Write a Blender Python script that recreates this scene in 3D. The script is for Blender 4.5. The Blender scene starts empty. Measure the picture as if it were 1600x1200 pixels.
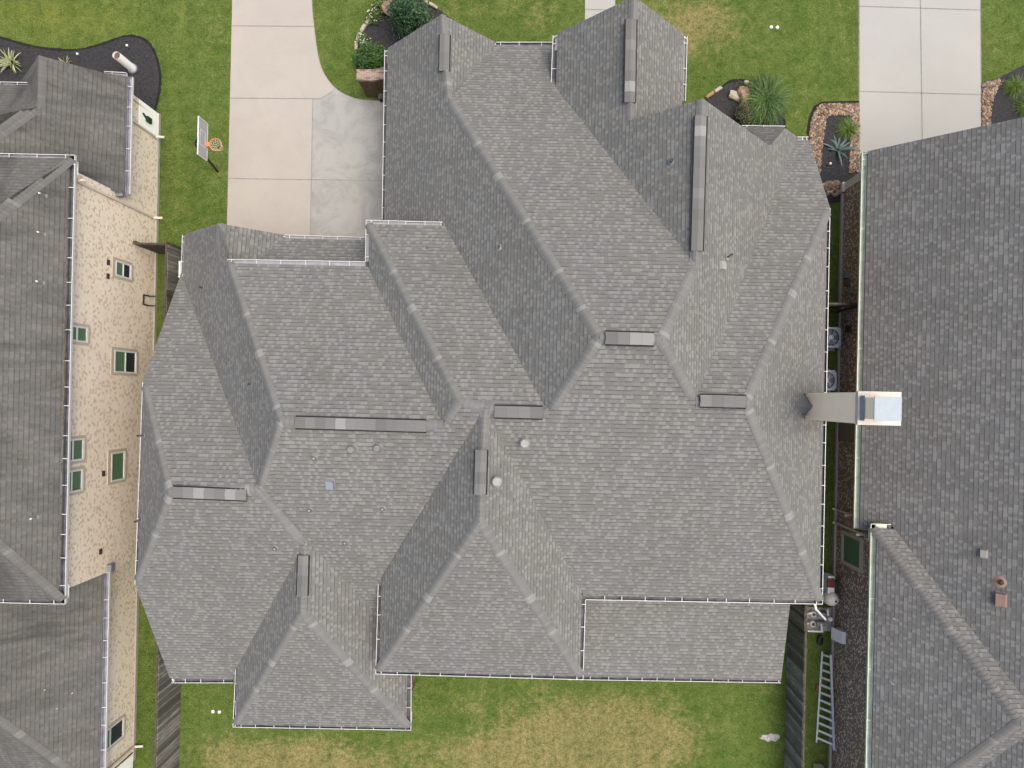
import bpy, bmesh, math, random
from mathutils import Vector, Matrix
from mathutils.bvhtree import BVHTree
random.seed(7)
S=bpy.context.scene
COL=S.collection
R=math.radians
# ---------------------------------------------------------------- camera
H=29.0; F=1067.0; CX=830.; CY=620.
cam=bpy.data.cameras.new('camera'); co=bpy.data.objects.new('camera',cam); COL.objects.link(co)
co.location=(0,0,H); co.rotation_euler=(0,0,0)
cam.sensor_width=36; cam.lens=F/1600*36; cam.shift_x=-30/1600; cam.shift_y=20/1600
cam.clip_start=.5; cam.clip_end=2000
S.camera=co
# ---------------------------------------------------------------- light: bright overcast, brighter from the east (right)
SUN_EL=R(72); SUN_AZ=R(95)          # azimuth clockwise from +Y
w=bpy.data.worlds.new('World'); S.world=w; w.use_nodes=True
wn=w.node_tree.nodes; wl=w.node_tree.links
bg=wn['Background']; sky=wn.new('ShaderNodeTexSky'); sky.sky_type='NISHITA'; sky.sun_disc=False
sky.sun_elevation=SUN_EL; sky.sun_rotation=SUN_AZ; sky.air_density=1.0; sky.dust_density=7.0; sky.ozone_density=1.0
tint=wn.new('ShaderNodeMix'); tint.data_type='RGBA'; tint.blend_type='MULTIPLY'; tint.inputs[0].default_value=1; tint.inputs[7].default_value=(1.0,1.015,1.0,1)
wl.new(sky.outputs[0],tint.inputs[6]); wl.new(tint.outputs[2],bg.inputs[0]); bg.inputs[1].default_value=0.15
sl=bpy.data.lights.new('sun','SUN'); sl.energy=0.8; sl.angle=R(45); sl.color=(1,.935,.77)
so=bpy.data.objects.new('sun',sl); COL.objects.link(so); so.location=(20,0,40)
d=Vector((math.sin(SUN_AZ)*math.cos(SUN_EL),math.cos(SUN_AZ)*math.cos(SUN_EL),math.sin(SUN_EL)))
so.rotation_euler=d.to_track_quat('Z','Y').to_euler()
S.view_settings.view_transform='Standard'; S.view_settings.look='None'; S.view_settings.gamma=1
S.view_settings.exposure=0.97
S.render.engine='CYCLES'
# ---------------------------------------------------------------- coordinates
TH=R(1.25); c_,s_=math.cos(TH),math.sin(TH)
EA=Vector((c_,-s_,0)); EB=Vector((s_,c_,0))     # the houses' own axes
def W(u,v,h=0.):
    D=H-h; return Vector(((u-CX)*D/F,(CY-v)*D/F,h))
def AB(a,b,z=0.): return Vector((a*c_+b*s_,-a*s_+b*c_,z))
def toab(p): return p.x*c_-p.y*s_, p.x*s_+p.y*c_
def wallpt(a0,u,v):
    D=a0*F/((u-CX)*c_-(CY-v)*s_); p=W(u,v,H-D); return p
# ---------------------------------------------------------------- node helpers
class NT:
    def __init__(s,name):
        s.m=bpy.data.materials.new(name); s.m.use_nodes=True; s.t=s.m.node_tree
        s.b=s.t.nodes['Principled BSDF']; s.b.inputs['Roughness'].default_value=.8
        s.b.inputs['Specular IOR Level'].default_value=.3
    def n(s,t,**k):
        x=s.t.nodes.new(t)
        for a,b in k.items(): setattr(x,a,b)
        return x
    def l(s,a,b): s.t.links.new(a,b)
    def inp(s,sock,val):
        if hasattr(val,'is_linked') or isinstance(val,bpy.types.NodeSocket): s.l(val,sock)
        else: sock.default_value=val
    def math(s,op,a,b=0.,c=0.,clamp=False):
        x=s.n('ShaderNodeMath',operation=op,use_clamp=clamp)
        s.inp(x.inputs[0],a); s.inp(x.inputs[1],b); s.inp(x.inputs[2],c); return x.outputs[0]
    def mix(s,f,a,b,bt='MIX'):
        x=s.n('ShaderNodeMix',data_type='RGBA',blend_type=bt)
        s.inp(x.inputs[0],f)
        for i,v in ((6,a),(7,b)):
            s.inp(x.inputs[i],v if not isinstance(v,tuple) else (*v[:3],1.))
        return x.outputs[2]
    def noise(s,vec,scale,detail=3,rough=.6,dist=0.):
        x=s.n('ShaderNodeTexNoise'); x.inputs['Scale'].default_value=scale; x.inputs['Detail'].default_value=detail
        x.inputs['Roughness'].default_value=rough; x.inputs['Distortion'].default_value=dist
        if vec: s.l(vec,x.inputs['Vector'])
        return x.outputs['Fac']
    def ramp(s,f,a,b,lo=0.,hi=1.):
        x=s.n('ShaderNodeMapRange'); s.inp(x.inputs[0],f)
        x.inputs[1].default_value=a; x.inputs[2].default_value=b; x.inputs[3].default_value=lo; x.inputs[4].default_value=hi
        return x.outputs[0]
    def wn(s,x,y):
        c=s.n('ShaderNodeCombineXYZ'); s.inp(c.inputs[0],x); s.inp(c.inputs[1],y)
        q=s.n('ShaderNodeTexWhiteNoise',noise_dimensions='2D'); s.l(c.outputs[0],q.inputs['Vector']); return q.outputs['Value']
    def pos(s):
        return s.n('ShaderNodeNewGeometry').outputs['Position']
    def col(s,c): s.inp(s.b.inputs['Base Color'],c if not isinstance(c,tuple) else (*c,1.))
    def bump(s,h,strength=.5,dist=.02):
        x=s.n('ShaderNodeBump'); x.inputs['Strength'].default_value=strength; x.inputs['Distance'].default_value=dist
        s.inp(x.inputs['Height'],h); s.l(x.outputs[0],s.b.inputs['Normal'])
def scaled(c,k): return tuple(min(1,x*k) for x in c)
def plain(name,c,rough=.7,metal=0.,var=.15,scale=6.,fine=40.):
    m=NT(name); p=m.pos()
    f=m.noise(p,scale,3); g=m.noise(p,fine,2)
    x=m.mix(m.ramp(f,.3,.7),scaled(c,1-var),scaled(c,1+var)); x=m.mix(m.ramp(g,.3,.7,0,.35),x,scaled(c,1-1.5*var))
    m.col(x); m.b.inputs['Roughness'].default_value=rough; m.b.inputs['Metallic'].default_value=metal
    return m.m
def shingle(name,base,tab=.18,line=.46,stain=0.,stainc=(.06,.055,.05),blot=.05,exp=.143,strk='u'):
    m=NT(name); uv=m.n('ShaderNodeUVMap').outputs[0]; sp=m.n('ShaderNodeSeparateXYZ'); m.l(uv,sp.inputs[0])
    u,v=sp.outputs[0],sp.outputs[1]
    vw=m.math('ADD',v,m.ramp(m.noise(uv,1.3,2),0,1,-.012,.012))
    rr=m.math('DIVIDE',vw,exp); row=m.math('FLOOR',rr); fr=m.math('FRACT',rr)
    def cell(rw,wd,sd):
        off=m.math('MULTIPLY',m.wn(rw,sd),7.3); cu=m.math('DIVIDE',m.math('ADD',u,off),wd)
        return m.math('FLOOR',cu), m.math('FRACT',cu)
    c1,f1=cell(row,.108,1.7); c2,f2=cell(row,.25,4.1)
    w1=m.wn(c1,row); w2=m.wn(c2,row)
    lt=m.math('GREATER_THAN',w1,.70); dk=m.math('LESS_THAN',w1,.26)
    t=m.math('ADD',1.,m.math('MULTIPLY',lt,tab*1.25)); t=m.math('SUBTRACT',t,m.math('MULTIPLY',dk,tab*.5))
    t=m.math('ADD',t,m.ramp(w2,0,1,-tab*.22,tab*.22))
    # shadow under each raised tab of the course above, painted into the colour
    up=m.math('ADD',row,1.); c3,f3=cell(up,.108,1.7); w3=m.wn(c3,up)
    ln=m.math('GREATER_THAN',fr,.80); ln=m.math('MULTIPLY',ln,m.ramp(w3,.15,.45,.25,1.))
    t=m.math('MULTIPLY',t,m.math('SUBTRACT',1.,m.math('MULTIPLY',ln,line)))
    jt=m.math('LESS_THAN',f1,.07); t=m.math('MULTIPLY',t,m.math('SUBTRACT',1.,m.math('MULTIPLY',jt,line*.35)))
    p=m.pos()
    t=m.math('MULTIPLY',t,m.ramp(m.noise(p,.55,4,.6),.3,.7,1-blot,1+blot))
    t=m.math('MULTIPLY',t,m.ramp(m.noise(p,70,2,.8),.25,.75,.86,1.14))
    mq=m.n('ShaderNodeMapping'); m.l(uv,mq.inputs[0]); mq.inputs['Scale'].default_value=(1.8,.22,1)
    t=m.math('MULTIPLY',t,m.ramp(m.noise(mq.outputs[0],1.,4,.7,.4),.3,.7,.945,1.045))
    x=m.mix(1.,base,m.comb(t) if hasattr(m,'comb') else (0,0,0),'MULTIPLY') if False else None
    cc=m.n('ShaderNodeCombineColor'); 
    for i in range(3): m.l(t,cc.inputs[i])
    x=m.mix(1.,base,cc.outputs[0],'MULTIPLY')
    # slight hue drift (brownish / bluish granules)
    x=m.mix(m.ramp(m.noise(p,.8,3),.35,.65,0,.5),x,m.mix(1.,x,(1.05,1.0,.93),'MULTIPLY'))
    if stain>0:
        mp=m.n('ShaderNodeMapping'); m.l(uv,mp.inputs[0]); mp.inputs['Scale'].default_value=(1.6,.35,1) if strk=='v' else (.3,1.5,1)
        sn=m.noise(mp.outputs[0],1.1,5,.65,.8); s2=m.noise(p,.35,4,.7)
        f=m.math('MULTIPLY',m.ramp(sn,.38,.68),m.ramp(s2,.3,.62,.35,1.)); f=m.math('MULTIPLY',f,stain)
        x=m.mix(f,x,stainc)
    m.col(x); m.b.inputs['Roughness'].default_value=.95; m.b.inputs['Specular IOR Level'].default_value=.15
    m.bump(m.math('SUBTRACT',1.,m.math('ADD',fr,m.math('MULTIPLY',lt,-.25))),.5,.012)
    return m.m
def capmat(name,base,amt=.36):
    m=NT(name); uv=m.n('ShaderNodeUVMap').outputs[0]; sp=m.n('ShaderNodeSeparateXYZ'); m.l(uv,sp.inputs[0])
    w1=m.wn(m.math('FLOOR',sp.outputs[0]),m.math('FLOOR',sp.outputs[1]))
    t=m.math('ADD',m.ramp(w1,0,1,1-amt*.5,1+amt*.3),m.math('MULTIPLY',m.math('GREATER_THAN',w1,.86),amt))
    fr=m.math('FRACT',sp.outputs[0]); t=m.math('MULTIPLY',t,m.ramp(fr,.9,1.,1.,.7))
    t=m.math('MULTIPLY',t,m.ramp(m.noise(m.pos(),60,2,.8),.25,.75,.9,1.1))
    cc=m.n('ShaderNodeCombineColor')
    for i in range(3): m.l(t,cc.inputs[i])
    m.col(m.mix(1.,base,cc.outputs[0],'MULTIPLY')); m.b.inputs['Roughness'].default_value=.95; m.b.inputs['Specular IOR Level'].default_value=.15
    return m.m
def brick(name,c1,c2,mort,dark=None,w=.21,h=.075,th=.72):
    m=NT(name); uv=m.n('ShaderNodeUVMap').outputs[0]
    b=m.n('ShaderNodeTexBrick'); m.l(uv,b.inputs['Vector']); b.inputs['Scale'].default_value=1
    b.inputs['Brick Width'].default_value=w; b.inputs['Row Height'].default_value=h; b.inputs['Mortar Size'].default_value=.011
    b.inputs['Color1'].default_value=(*c1,1); b.inputs['Color2'].default_value=(*c2,1); b.inputs['Mortar'].default_value=(*mort,1)
    x=b.outputs['Color']
    sp=m.n('ShaderNodeSeparateXYZ'); m.l(uv,sp.inputs[0])
    row=m.math('FLOOR',m.math('DIVIDE',sp.outputs[1],h)); off=m.math('MULTIPLY',m.math('FLOORED_MODULO',row,2.),.5)
    cl=m.math('FLOOR',m.math('ADD',m.math('DIVIDE',sp.outputs[0],w),off)); q=m.wn(cl,row)
    if dark: x=m.mix(m.ramp(q,th,th+.04),x,dark)
    x=m.mix(m.ramp(m.noise(m.pos(),25,3),.3,.7,0,.25),x,scaled(c2,.7))
    x=m.mix(m.ramp(m.noise(m.pos(),.7,3),.35,.7,0,.2),x,scaled(c2,.8))
    m.col(x); m.bump(b.outputs['Fac'],-.4,.01); m.b.inputs['Roughness'].default_value=.9
    return m.m
# ---------------------------------------------------------------- materials
M={}
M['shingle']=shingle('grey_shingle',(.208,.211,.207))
M['cap']=capmat('ridge_cap_shingle',(.222,.224,.220),.26)
M['ventcap']=capmat('vent_cap_shingle',(.205,.206,.204),.40)
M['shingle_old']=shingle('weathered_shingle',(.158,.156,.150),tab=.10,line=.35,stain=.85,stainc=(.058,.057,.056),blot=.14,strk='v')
M['cap_old']=capmat('weathered_cap_shingle',(.172,.168,.162),.22)
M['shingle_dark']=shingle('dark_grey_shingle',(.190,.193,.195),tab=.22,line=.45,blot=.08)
M['cap_dark']=capmat('dark_cap_shingle',(.20,.197,.195),.2)
M['brick_tan']=brick('tan_brick',(.76,.655,.515),(.62,.52,.395),(.84,.78,.68),(.54,.43,.32),w=.10,th=.80)
M['brick_brown']=brick('brown_brick',(.31,.205,.155),(.20,.13,.098),(.25,.19,.15),(.72,.63,.50),w=.06,h=.06,th=.76)
M['brick_main']=brick('house_brick',(.34,.24,.18),(.26,.18,.14),(.42,.38,.33),(.15,.1,.08))
M['brick_red']=brick('planter_brick',(.42,.30,.24),(.30,.20,.16),(.45,.40,.35),(.2,.14,.12))
M['stone']=plain('planter_stone',(.16,.11,.055),.9,var=.4,scale=9)
M['white']=plain('white_paint',(.78,.78,.77),.5,var=.03)
M['gutter']=plain('white_gutter_metal',(.64,.65,.66),.4,var=.04)
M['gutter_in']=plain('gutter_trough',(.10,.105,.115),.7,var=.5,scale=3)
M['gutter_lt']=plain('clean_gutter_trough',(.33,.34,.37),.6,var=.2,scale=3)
M['mint']=plain('pale_green_gutter_metal',(.62,.68,.56),.45,var=.06,scale=2)
M['mint_in']=plain('pale_green_trough',(.60,.66,.55),.6,var=.25,scale=3)
M['panel']=plain('bright_white_painted_panel',(.86,.86,.83),.6,var=.03)
M['crown']=plain('chalky_chimney_crown',(.50,.46,.41),.8,var=.1,scale=4)
M['siding']=plain('cream_chimney_siding',(.95,.80,.61),.8,var=.03,scale=2)
M['stucco']=plain('beige_siding',(.60,.53,.44),.8,var=.04,scale=2)
M['stucco_dk']=plain('brown_stucco',(.25,.20,.15),.8,var=.08)
M['wood']=None
M['metal_blue']=plain('galvanised_metal',(.34,.395,.43),.7,.0,var=.06)
M['slot']=plain('louvre_metal',(.42,.48,.54),.4,.3,var=.2)
M['metal']=plain('grey_metal',(.30,.33,.36),.45,.3,var=.1)
M['lead']=plain('lead_flashing',(.24,.25,.25),.6,.2,var=.2)
M['flash']=plain('lighter_flashing',(.36,.36,.35),.6,.1,var=.15)
M['vent_blue']=plain('painted_blue_grey_vent',(.27,.31,.36),.6,var=.06)
M['vent_lt']=plain('painted_light_vent',(.38,.38,.36),.6,var=.06)
M['vent_br']=plain('brown_painted_vent',(.36,.24,.18),.6,var=.1)
M['black']=plain('black_plastic',(.02,.021,.023),.5,var=.2)
M['slit']=plain('ridge_vent_slot',(.012,.012,.012),.8,var=.1)
M['orange']=plain('orange_rim_paint',(.72,.22,.10),.5,var=.08)
M['net']=plain('net_cord',(.70,.68,.60),.8,var=.1)
M['board']=plain('grey_backboard_acrylic',(.36,.38,.40),.25,var=.05)
M['pane']=plain('green_sun_screen',(.10,.19,.105),.35,var=.1)
M['pane_dk']=plain('dark_window_glass',(.03,.04,.045),.15,var=.1)
M['sill']=plain('window_surround',(.55,.47,.38),.8,var=.1)
M['mortar']=plain('pale_foundation_concrete',(.42,.40,.36),.9,var=.1)
M['tank']=plain('beige_filter_tank',(.66,.63,.56),.45,var=.06)
M['pvc']=plain('white_pvc_pipe',(.72,.72,.70),.4,var=.05)
M['alu']=plain('aluminium_ladder_metal',(.60,.64,.65),.4,.2,var=.1)
M['ac']=plain('ac_unit_paint',(.36,.42,.48),.45,.1,var=.05)
M['ac_dk']=plain('ac_fan_dark',(.06,.075,.09),.5,var=.2)
M['rock']=plain('pink_sandstone_boulder',(.42,.27,.19),.85,var=.35,scale=5)
M['edge']=plain('pale_limestone_edging',(.52,.46,.36),.85,var=.25,scale=5)
M['edge_o']=plain('orange_sandstone_edging',(.45,.27,.14),.85,var=.3,scale=5)
M['pebble']=None
M['rust']=plain('rusty_pipe_plug',(.20,.11,.08),.8,var=.4,scale=20)
M['red']=plain('dark_red_plastic',(.16,.03,.03),.6,var=.2)
M['soil']=plain('bare_pale_patch',(.45,.43,.40),.9,var=.35,scale=9)
def concrete(name,c,st=.1,blot=(.3,.29,.27)):
    m=NT(name); p=m.pos()
    x=m.mix(m.ramp(m.noise(p,.5,4),.3,.7),scaled(c,.955),scaled(c,1.035))
    x=m.mix(m.ramp(m.noise(p,45,3,.8),.3,.7,0,.16),x,scaled(c,.75))
    f=m.math('MULTIPLY',m.ramp(m.noise(p,.9,7,.75,.8),.46,.72),st)
    x=m.mix(f,x,blot); m.col(x); m.b.inputs['Roughness'].default_value=.9; return m.m
M['conc_warm']=concrete('warm_concrete',(.465,.43,.388),.30,(.34,.31,.27))
M['conc_cool']=concrete('cool_concrete',(.445,.445,.425),.2,(.36,.36,.34))
M['conc_grey']=concrete('stained_grey_concrete',(.40,.40,.385),.85,(.24,.24,.238))
M['joint']=plain('dark_expansion_joint',(.30,.29,.275),.9,var=.2)
m=NT('lawn_turf'); p=m.pos()
at=m.n('ShaderNodeAttribute'); at.attribute_name='dry'; sp=m.n('ShaderNodeSeparateColor'); m.l(at.outputs['Color'],sp.inputs[0])
n1=m.noise(p,1.1,5,.7,.3); n2=m.noise(p,5,5,.8); n3=m.noise(p,16,4,.85)
g=m.mix(m.ramp(n1,.35,.68),(.080,.146,.020),(.148,.212,.042))
g=m.mix(m.ramp(n2,.4,.68,0,.65),g,(.175,.215,.07))
dry=m.math('ADD',sp.outputs[0],m.ramp(n1,.3,.7,-.30,.30)); dry=m.math('ADD',dry,m.ramp(n2,.3,.7,-.35,.35))
dryc=m.mix(m.ramp(n2,.35,.65),(.24,.19,.08),(.46,.38,.18))
x=m.mix(m.ramp(dry,.25,.95,0,.92),g,dryc)
x=m.mix(m.math('MULTIPLY',sp.outputs[1],m.ramp(n1,.25,.6,.5,1.)),x,(.20,.235,.045))     # lime, freshly watered turf
mp=m.n('ShaderNodeMapping'); m.l(p,mp.inputs[0]); mp.inputs['Scale'].default_value=(1.3,.12,1); st=m.noise(mp.outputs[0],1.,3,.6)
x=m.mix(m.ramp(st,.35,.65,.0,.35),x,(.05,.10,.014))
n4=m.noise(p,2.6,6,.8,.4); x=m.mix(m.ramp(n4,.5,.70,0,.5),x,(.24,.25,.08)); x=m.mix(m.ramp(n4,.30,.50,.65,0),x,(.035,.075,.008))
n5=m.noise(p,7,6,.9,.5); x=m.mix(m.ramp(n5,.34,.5,.6,0),x,(.03,.06,.008))
x=m.mix(m.ramp(n3,.34,.52,.62,0),x,(.022,.042,.008)); x=m.mix(m.ramp(n3,.53,.68,0,.38),x,(.32,.32,.15))
m.col(x); m.bump(n3,.7,.04); m.b.inputs['Roughness'].default_value=1.; m.b.inputs['Specular IOR Level'].default_value=.1
M['lawn']=m.m
m=NT('black_mulch'); p=m.pos(); n1=m.noise(p,9,5,.85); n2=m.noise(p,28,3,.8)
x=m.mix(m.ramp(n1,.35,.65),(.012,.012,.015),(.05,.049,.055)); x=m.mix(m.ramp(n2,.56,.72),x,(.13,.12,.12)); m.col(x); m.bump(n1,1.,.04); M['mulch']=m.m
m=NT('weathered_fence_wood'); uv=m.n('ShaderNodeUVMap').outputs[0]; sp=m.n('ShaderNodeSeparateXYZ'); m.l(uv,sp.inputs[0])
mp=m.n('ShaderNodeMapping'); m.l(uv,mp.inputs[0]); mp.inputs['Scale'].default_value=(30,2,1)
q=m.wn(m.math('FLOOR',m.math('DIVIDE',sp.outputs[0],.145)),3.)
x=m.mix(q,(.07,.065,.055),(.40,.385,.35)); x=m.mix(m.ramp(m.noise(mp.outputs[0],1,4,.7),.35,.65,0,.7),x,(.10,.09,.08)); m.col(x); m.b.inputs['Roughness'].default_value=.95; M['wood']=m.m
m=NT('dark_fence_wood'); m.col(m.mix(m.ramp(m.noise(m.pos(),8,4),.3,.7),(.035,.03,.025),(.10,.085,.065))); M['wood_dk']=m.m
m=NT('river_pebbles'); oi=m.n('ShaderNodeAttribute'); oi.attribute_name='tone'; sp=m.n('ShaderNodeSeparateColor'); m.l(oi.outputs['Color'],sp.inputs[0])
x=m.mix(sp.outputs[0],(.22,.14,.09),(.60,.44,.32)); x=m.mix(m.ramp(sp.outputs[1],.8,1.),x,(.62,.56,.50)); m.col(x); m.b.inputs['Roughness'].default_value=.7; M['pebble']=m.m
def leafmat(name,a,b,c=None):
    m=NT(name); at=m.n('ShaderNodeAttribute'); at.attribute_name='tone'; sp=m.n('ShaderNodeSeparateColor'); m.l(at.outputs['Color'],sp.inputs[0])
    x=m.mix(sp.outputs[0],a,b)
    if c: x=m.mix(sp.outputs[1],x,c)
    m.col(x); m.b.inputs['Roughness'].default_value=.6
    return m.m
M['leaf_grass']=leafmat('ornamental_grass_blades',(.045,.10,.02),(.17,.29,.07))
M['leaf_lily']=leafmat('lily_turf_blades',(.06,.13,.015),(.22,.32,.05))
M['leaf_agave']=leafmat('blue_agave_leaves',(.10,.16,.15),(.24,.33,.31))
M['leaf_varieg']=leafmat('variegated_leaves',(.24,.30,.12),(.55,.56,.34))
M['leaf_juniper']=leafmat('juniper_needles',(.02,.065,.025),(.12,.22,.09))
M['leaf_hedge']=leafmat('glossy_hedge_leaves',(.02,.07,.008),(.09,.19,.025))
M['leaf_olive']=leafmat('olive_shrub_leaves',(.07,.08,.03),(.17,.18,.08))
M['leaf_flower']=leafmat('flowering_plant_leaves',(.05,.11,.02),(.20,.24,.06),(.85,.85,.83))
M['leaf_weed']=leafmat('pale_weed_leaves',(.15,.24,.14),(.25,.33,.22))
M['twig']=plain('brown_twigs',(.07,.05,.035),.9,var=.3)
# surfaces are given real-world reflectances for the exposure above
KD=.62
KS=dict(siding=1.,pebble=.52,panel=1.,crown=.9,stucco=.85,white=.72,gutter=.72,gutter_in=.8,gutter_lt=.75,mint=.78,mint_in=.78,brick_tan=.95,brick_brown=.85,wood=.72,wood_dk=.8,black=1.,slit=.6,ac=.85,tank=.85,pvc=.85,alu=.85,pane=.8,
 pane_dk=.8,metal_blue=.78,board=.8,orange=.8,net=.8,sill=.75,mortar=.7,soil=.7)
for k_,m_ in M.items():
    f=KS.get(k_,KD); t_=m_.node_tree; b_=t_.nodes['Principled BSDF'].inputs['Base Color']
    src=b_.links[0].from_socket; x_=t_.nodes.new('ShaderNodeMix'); x_.data_type='RGBA'; x_.blend_type='MULTIPLY'; x_.inputs[0].default_value=1.
    t_.links.new(src,x_.inputs[6]); x_.inputs[7].default_value=(f,f,f,1); t_.links.new(x_.outputs[2],b_)
# ---------------------------------------------------------------- object helpers
def rootloc(o):
    while o.parent: o=o.parent
    return Vector(o.location)
def mk(name,bm,mats,parent=None,loc=None,smooth=False,tone=None):
    me=bpy.data.meshes.new(name)
    off=rootloc(parent) if parent else (Vector(loc) if loc is not None else Vector((0,0,0)))
    if off.length>0: bmesh.ops.translate(bm,verts=bm.verts,vec=-off)
    bm.to_mesh(me); bm.free()
    for x in (mats if isinstance(mats,(list,tuple)) else [mats]): me.materials.append(x)
    if smooth:
        for p in me.polygons: p.use_smooth=True
    o=bpy.data.objects.new(name,me); COL.objects.link(o)
    if parent: o.parent=parent
    else: o.location=off
    return o
def thing(name,label,cat,loc,group=None):
    o=bpy.data.objects.new(name,None); COL.objects.link(o); o.location=loc; o.empty_display_size=.3
    o['label']=label; o['category']=cat
    if group: o['group']=group
    return o
def tag(o,label,cat,group=None):
    o['label']=label; o['category']=cat
    if group: o['group']=group
    return o
def struct(o): o['kind']='structure'; return o
def NB(): 
    b=bmesh.new(); b.loops.layers.uv.new('UVMap'); return b
def quad(bm,pts,mi=0,uvs=None):
    f=bm.faces.new([bm.verts.new(p) for p in pts]); f.material_index=mi
    if uvs:
        l=bm.loops.layers.uv.verify()
        for lp,t in zip(f.loops,uvs): lp[l].uv=t
    return f
def boxuv(f,bm):
    l=bm.loops.layers.uv.verify(); f.normal_update(); n=f.normal
    for lp in f.loops:
        a,b=toab(lp.vert.co)
        if abs(n.z)>.7: lp[l].uv=(a,b)
        elif abs(n.dot(EA))>.7: lp[l].uv=(b,lp.vert.co.z)
        else: lp[l].uv=(a,lp.vert.co.z)
def hexa(bm,P,mi=0):
    vs=[bm.verts.new(p) for p in P]
    for ix in ((3,2,1,0),(4,5,6,7),(0,1,5,4),(1,2,6,5),(2,3,7,6),(3,0,4,7)):
        f=bm.faces.new([vs[i] for i in ix]); f.material_index=mi; boxuv(f,bm)
def boxab(bm,a0,a1,b0,b1,z0,z1,mi=0):
    hexa(bm,[AB(a0,b0,z0),AB(a1,b0,z0),AB(a1,b1,z0),AB(a0,b1,z0),AB(a0,b0,z1),AB(a1,b0,z1),AB(a1,b1,z1),AB(a0,b1,z1)],mi)
def beam(bm,p,q,w,h,mi=0,up=Vector((0,0,1))):
    p=Vector(p);q=Vector(q); d=(q-p).normalized(); s=d.cross(up)
    if s.length<1e-3: s=d.cross(Vector((1,0,0)))
    s.normalize(); t=s.cross(d).normalized()
    a=s*w/2; b=t*h/2
    hexa(bm,[p-a-b,p+a-b,q+a-b,q-a-b,p-a+b,p+a+b,q+a+b,q-a+b],mi)
def tube(bm,pts,r,seg=8,mi=0,cap=True,r2=None):
    pts=[Vector(p) for p in pts]; rings=[]; n=len(pts)
    for i,p in enumerate(pts):
        d=(pts[min(i+1,n-1)]-pts[max(i-1,0)]).normalized()
        s=d.cross(Vector((0,0,1)));
        if s.length<1e-3: s=Vector((1,0,0))
        s.normalize(); t=s.cross(d); rr=r if r2 is None else r+(r2-r)*i/(n-1)
        rings.append([bm.verts.new(p+(s*math.cos(2*math.pi*k/seg)+t*math.sin(2*math.pi*k/seg))*rr) for k in range(seg)])
    for A,B in zip(rings,rings[1:]):
        for k in range(seg):
            f=bm.faces.new([A[k],A[(k+1)%seg],B[(k+1)%seg],B[k]]); f.material_index=mi
    if cap:
        f=bm.faces.new(rings[0]); f.material_index=mi; f=bm.faces.new(rings[-1][::-1]); f.material_index=mi
def lathe(bm,cen,prof,seg=20,mi=0):
    rings=[]
    for r,z in prof: rings.append([bm.verts.new(Vector(cen)+Vector((r*math.cos(2*math.pi*k/seg),r*math.sin(2*math.pi*k/seg),z))) for k in range(seg)])
    for A,B in zip(rings,rings[1:]):
        for k in range(seg):
            f=bm.faces.new([A[k],A[(k+1)%seg],B[(k+1)%seg],B[k]]); f.material_index=mi
    f=bm.faces.new(rings[-1]); f.material_index=mi
def sheet(name,pts,z,mat,thick=0.):
    bm=NB(); f=quad(bm,[Vector((p.x,p.y,z)) for p in pts]); boxuv(f,bm)
    f.normal_update()
    if f.normal.z<0: f.normal_flip()
    if thick:
        r=bmesh.ops.extrude_face_region(bm,geom=[f]); bmesh.ops.translate(bm,verts=[v for v in r['geom'] if isinstance(v,bmesh.types.BMVert)],vec=(0,0,thick))
        bmesh.ops.recalc_face_normals(bm,faces=bm.faces)
    bmesh.ops.triangulate(bm,faces=[g for g in bm.faces if len(g.verts)>4])
    return struct(mk(name,bm,mat))
def spline(pts,n=8,closed=False):
    out=[]; N=len(pts)
    rng=range(N if closed else N-1)
    for i in rng:
        g=lambda k: pts[k%N] if closed else pts[max(0,min(N-1,k))]
        p0,p1,p2,p3=[Vector(g(i+k)) for k in (-1,0,1,2)]
        for j in range(n):
            t=j/n; out.append(.5*((2*p1)+(p2-p0)*t+(2*p0-5*p1+4*p2-p3)*t*t+(3*p1-p0-3*p2+p3)*t**3))
    if not closed: out.append(Vector(pts[-1]))
    return out
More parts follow.
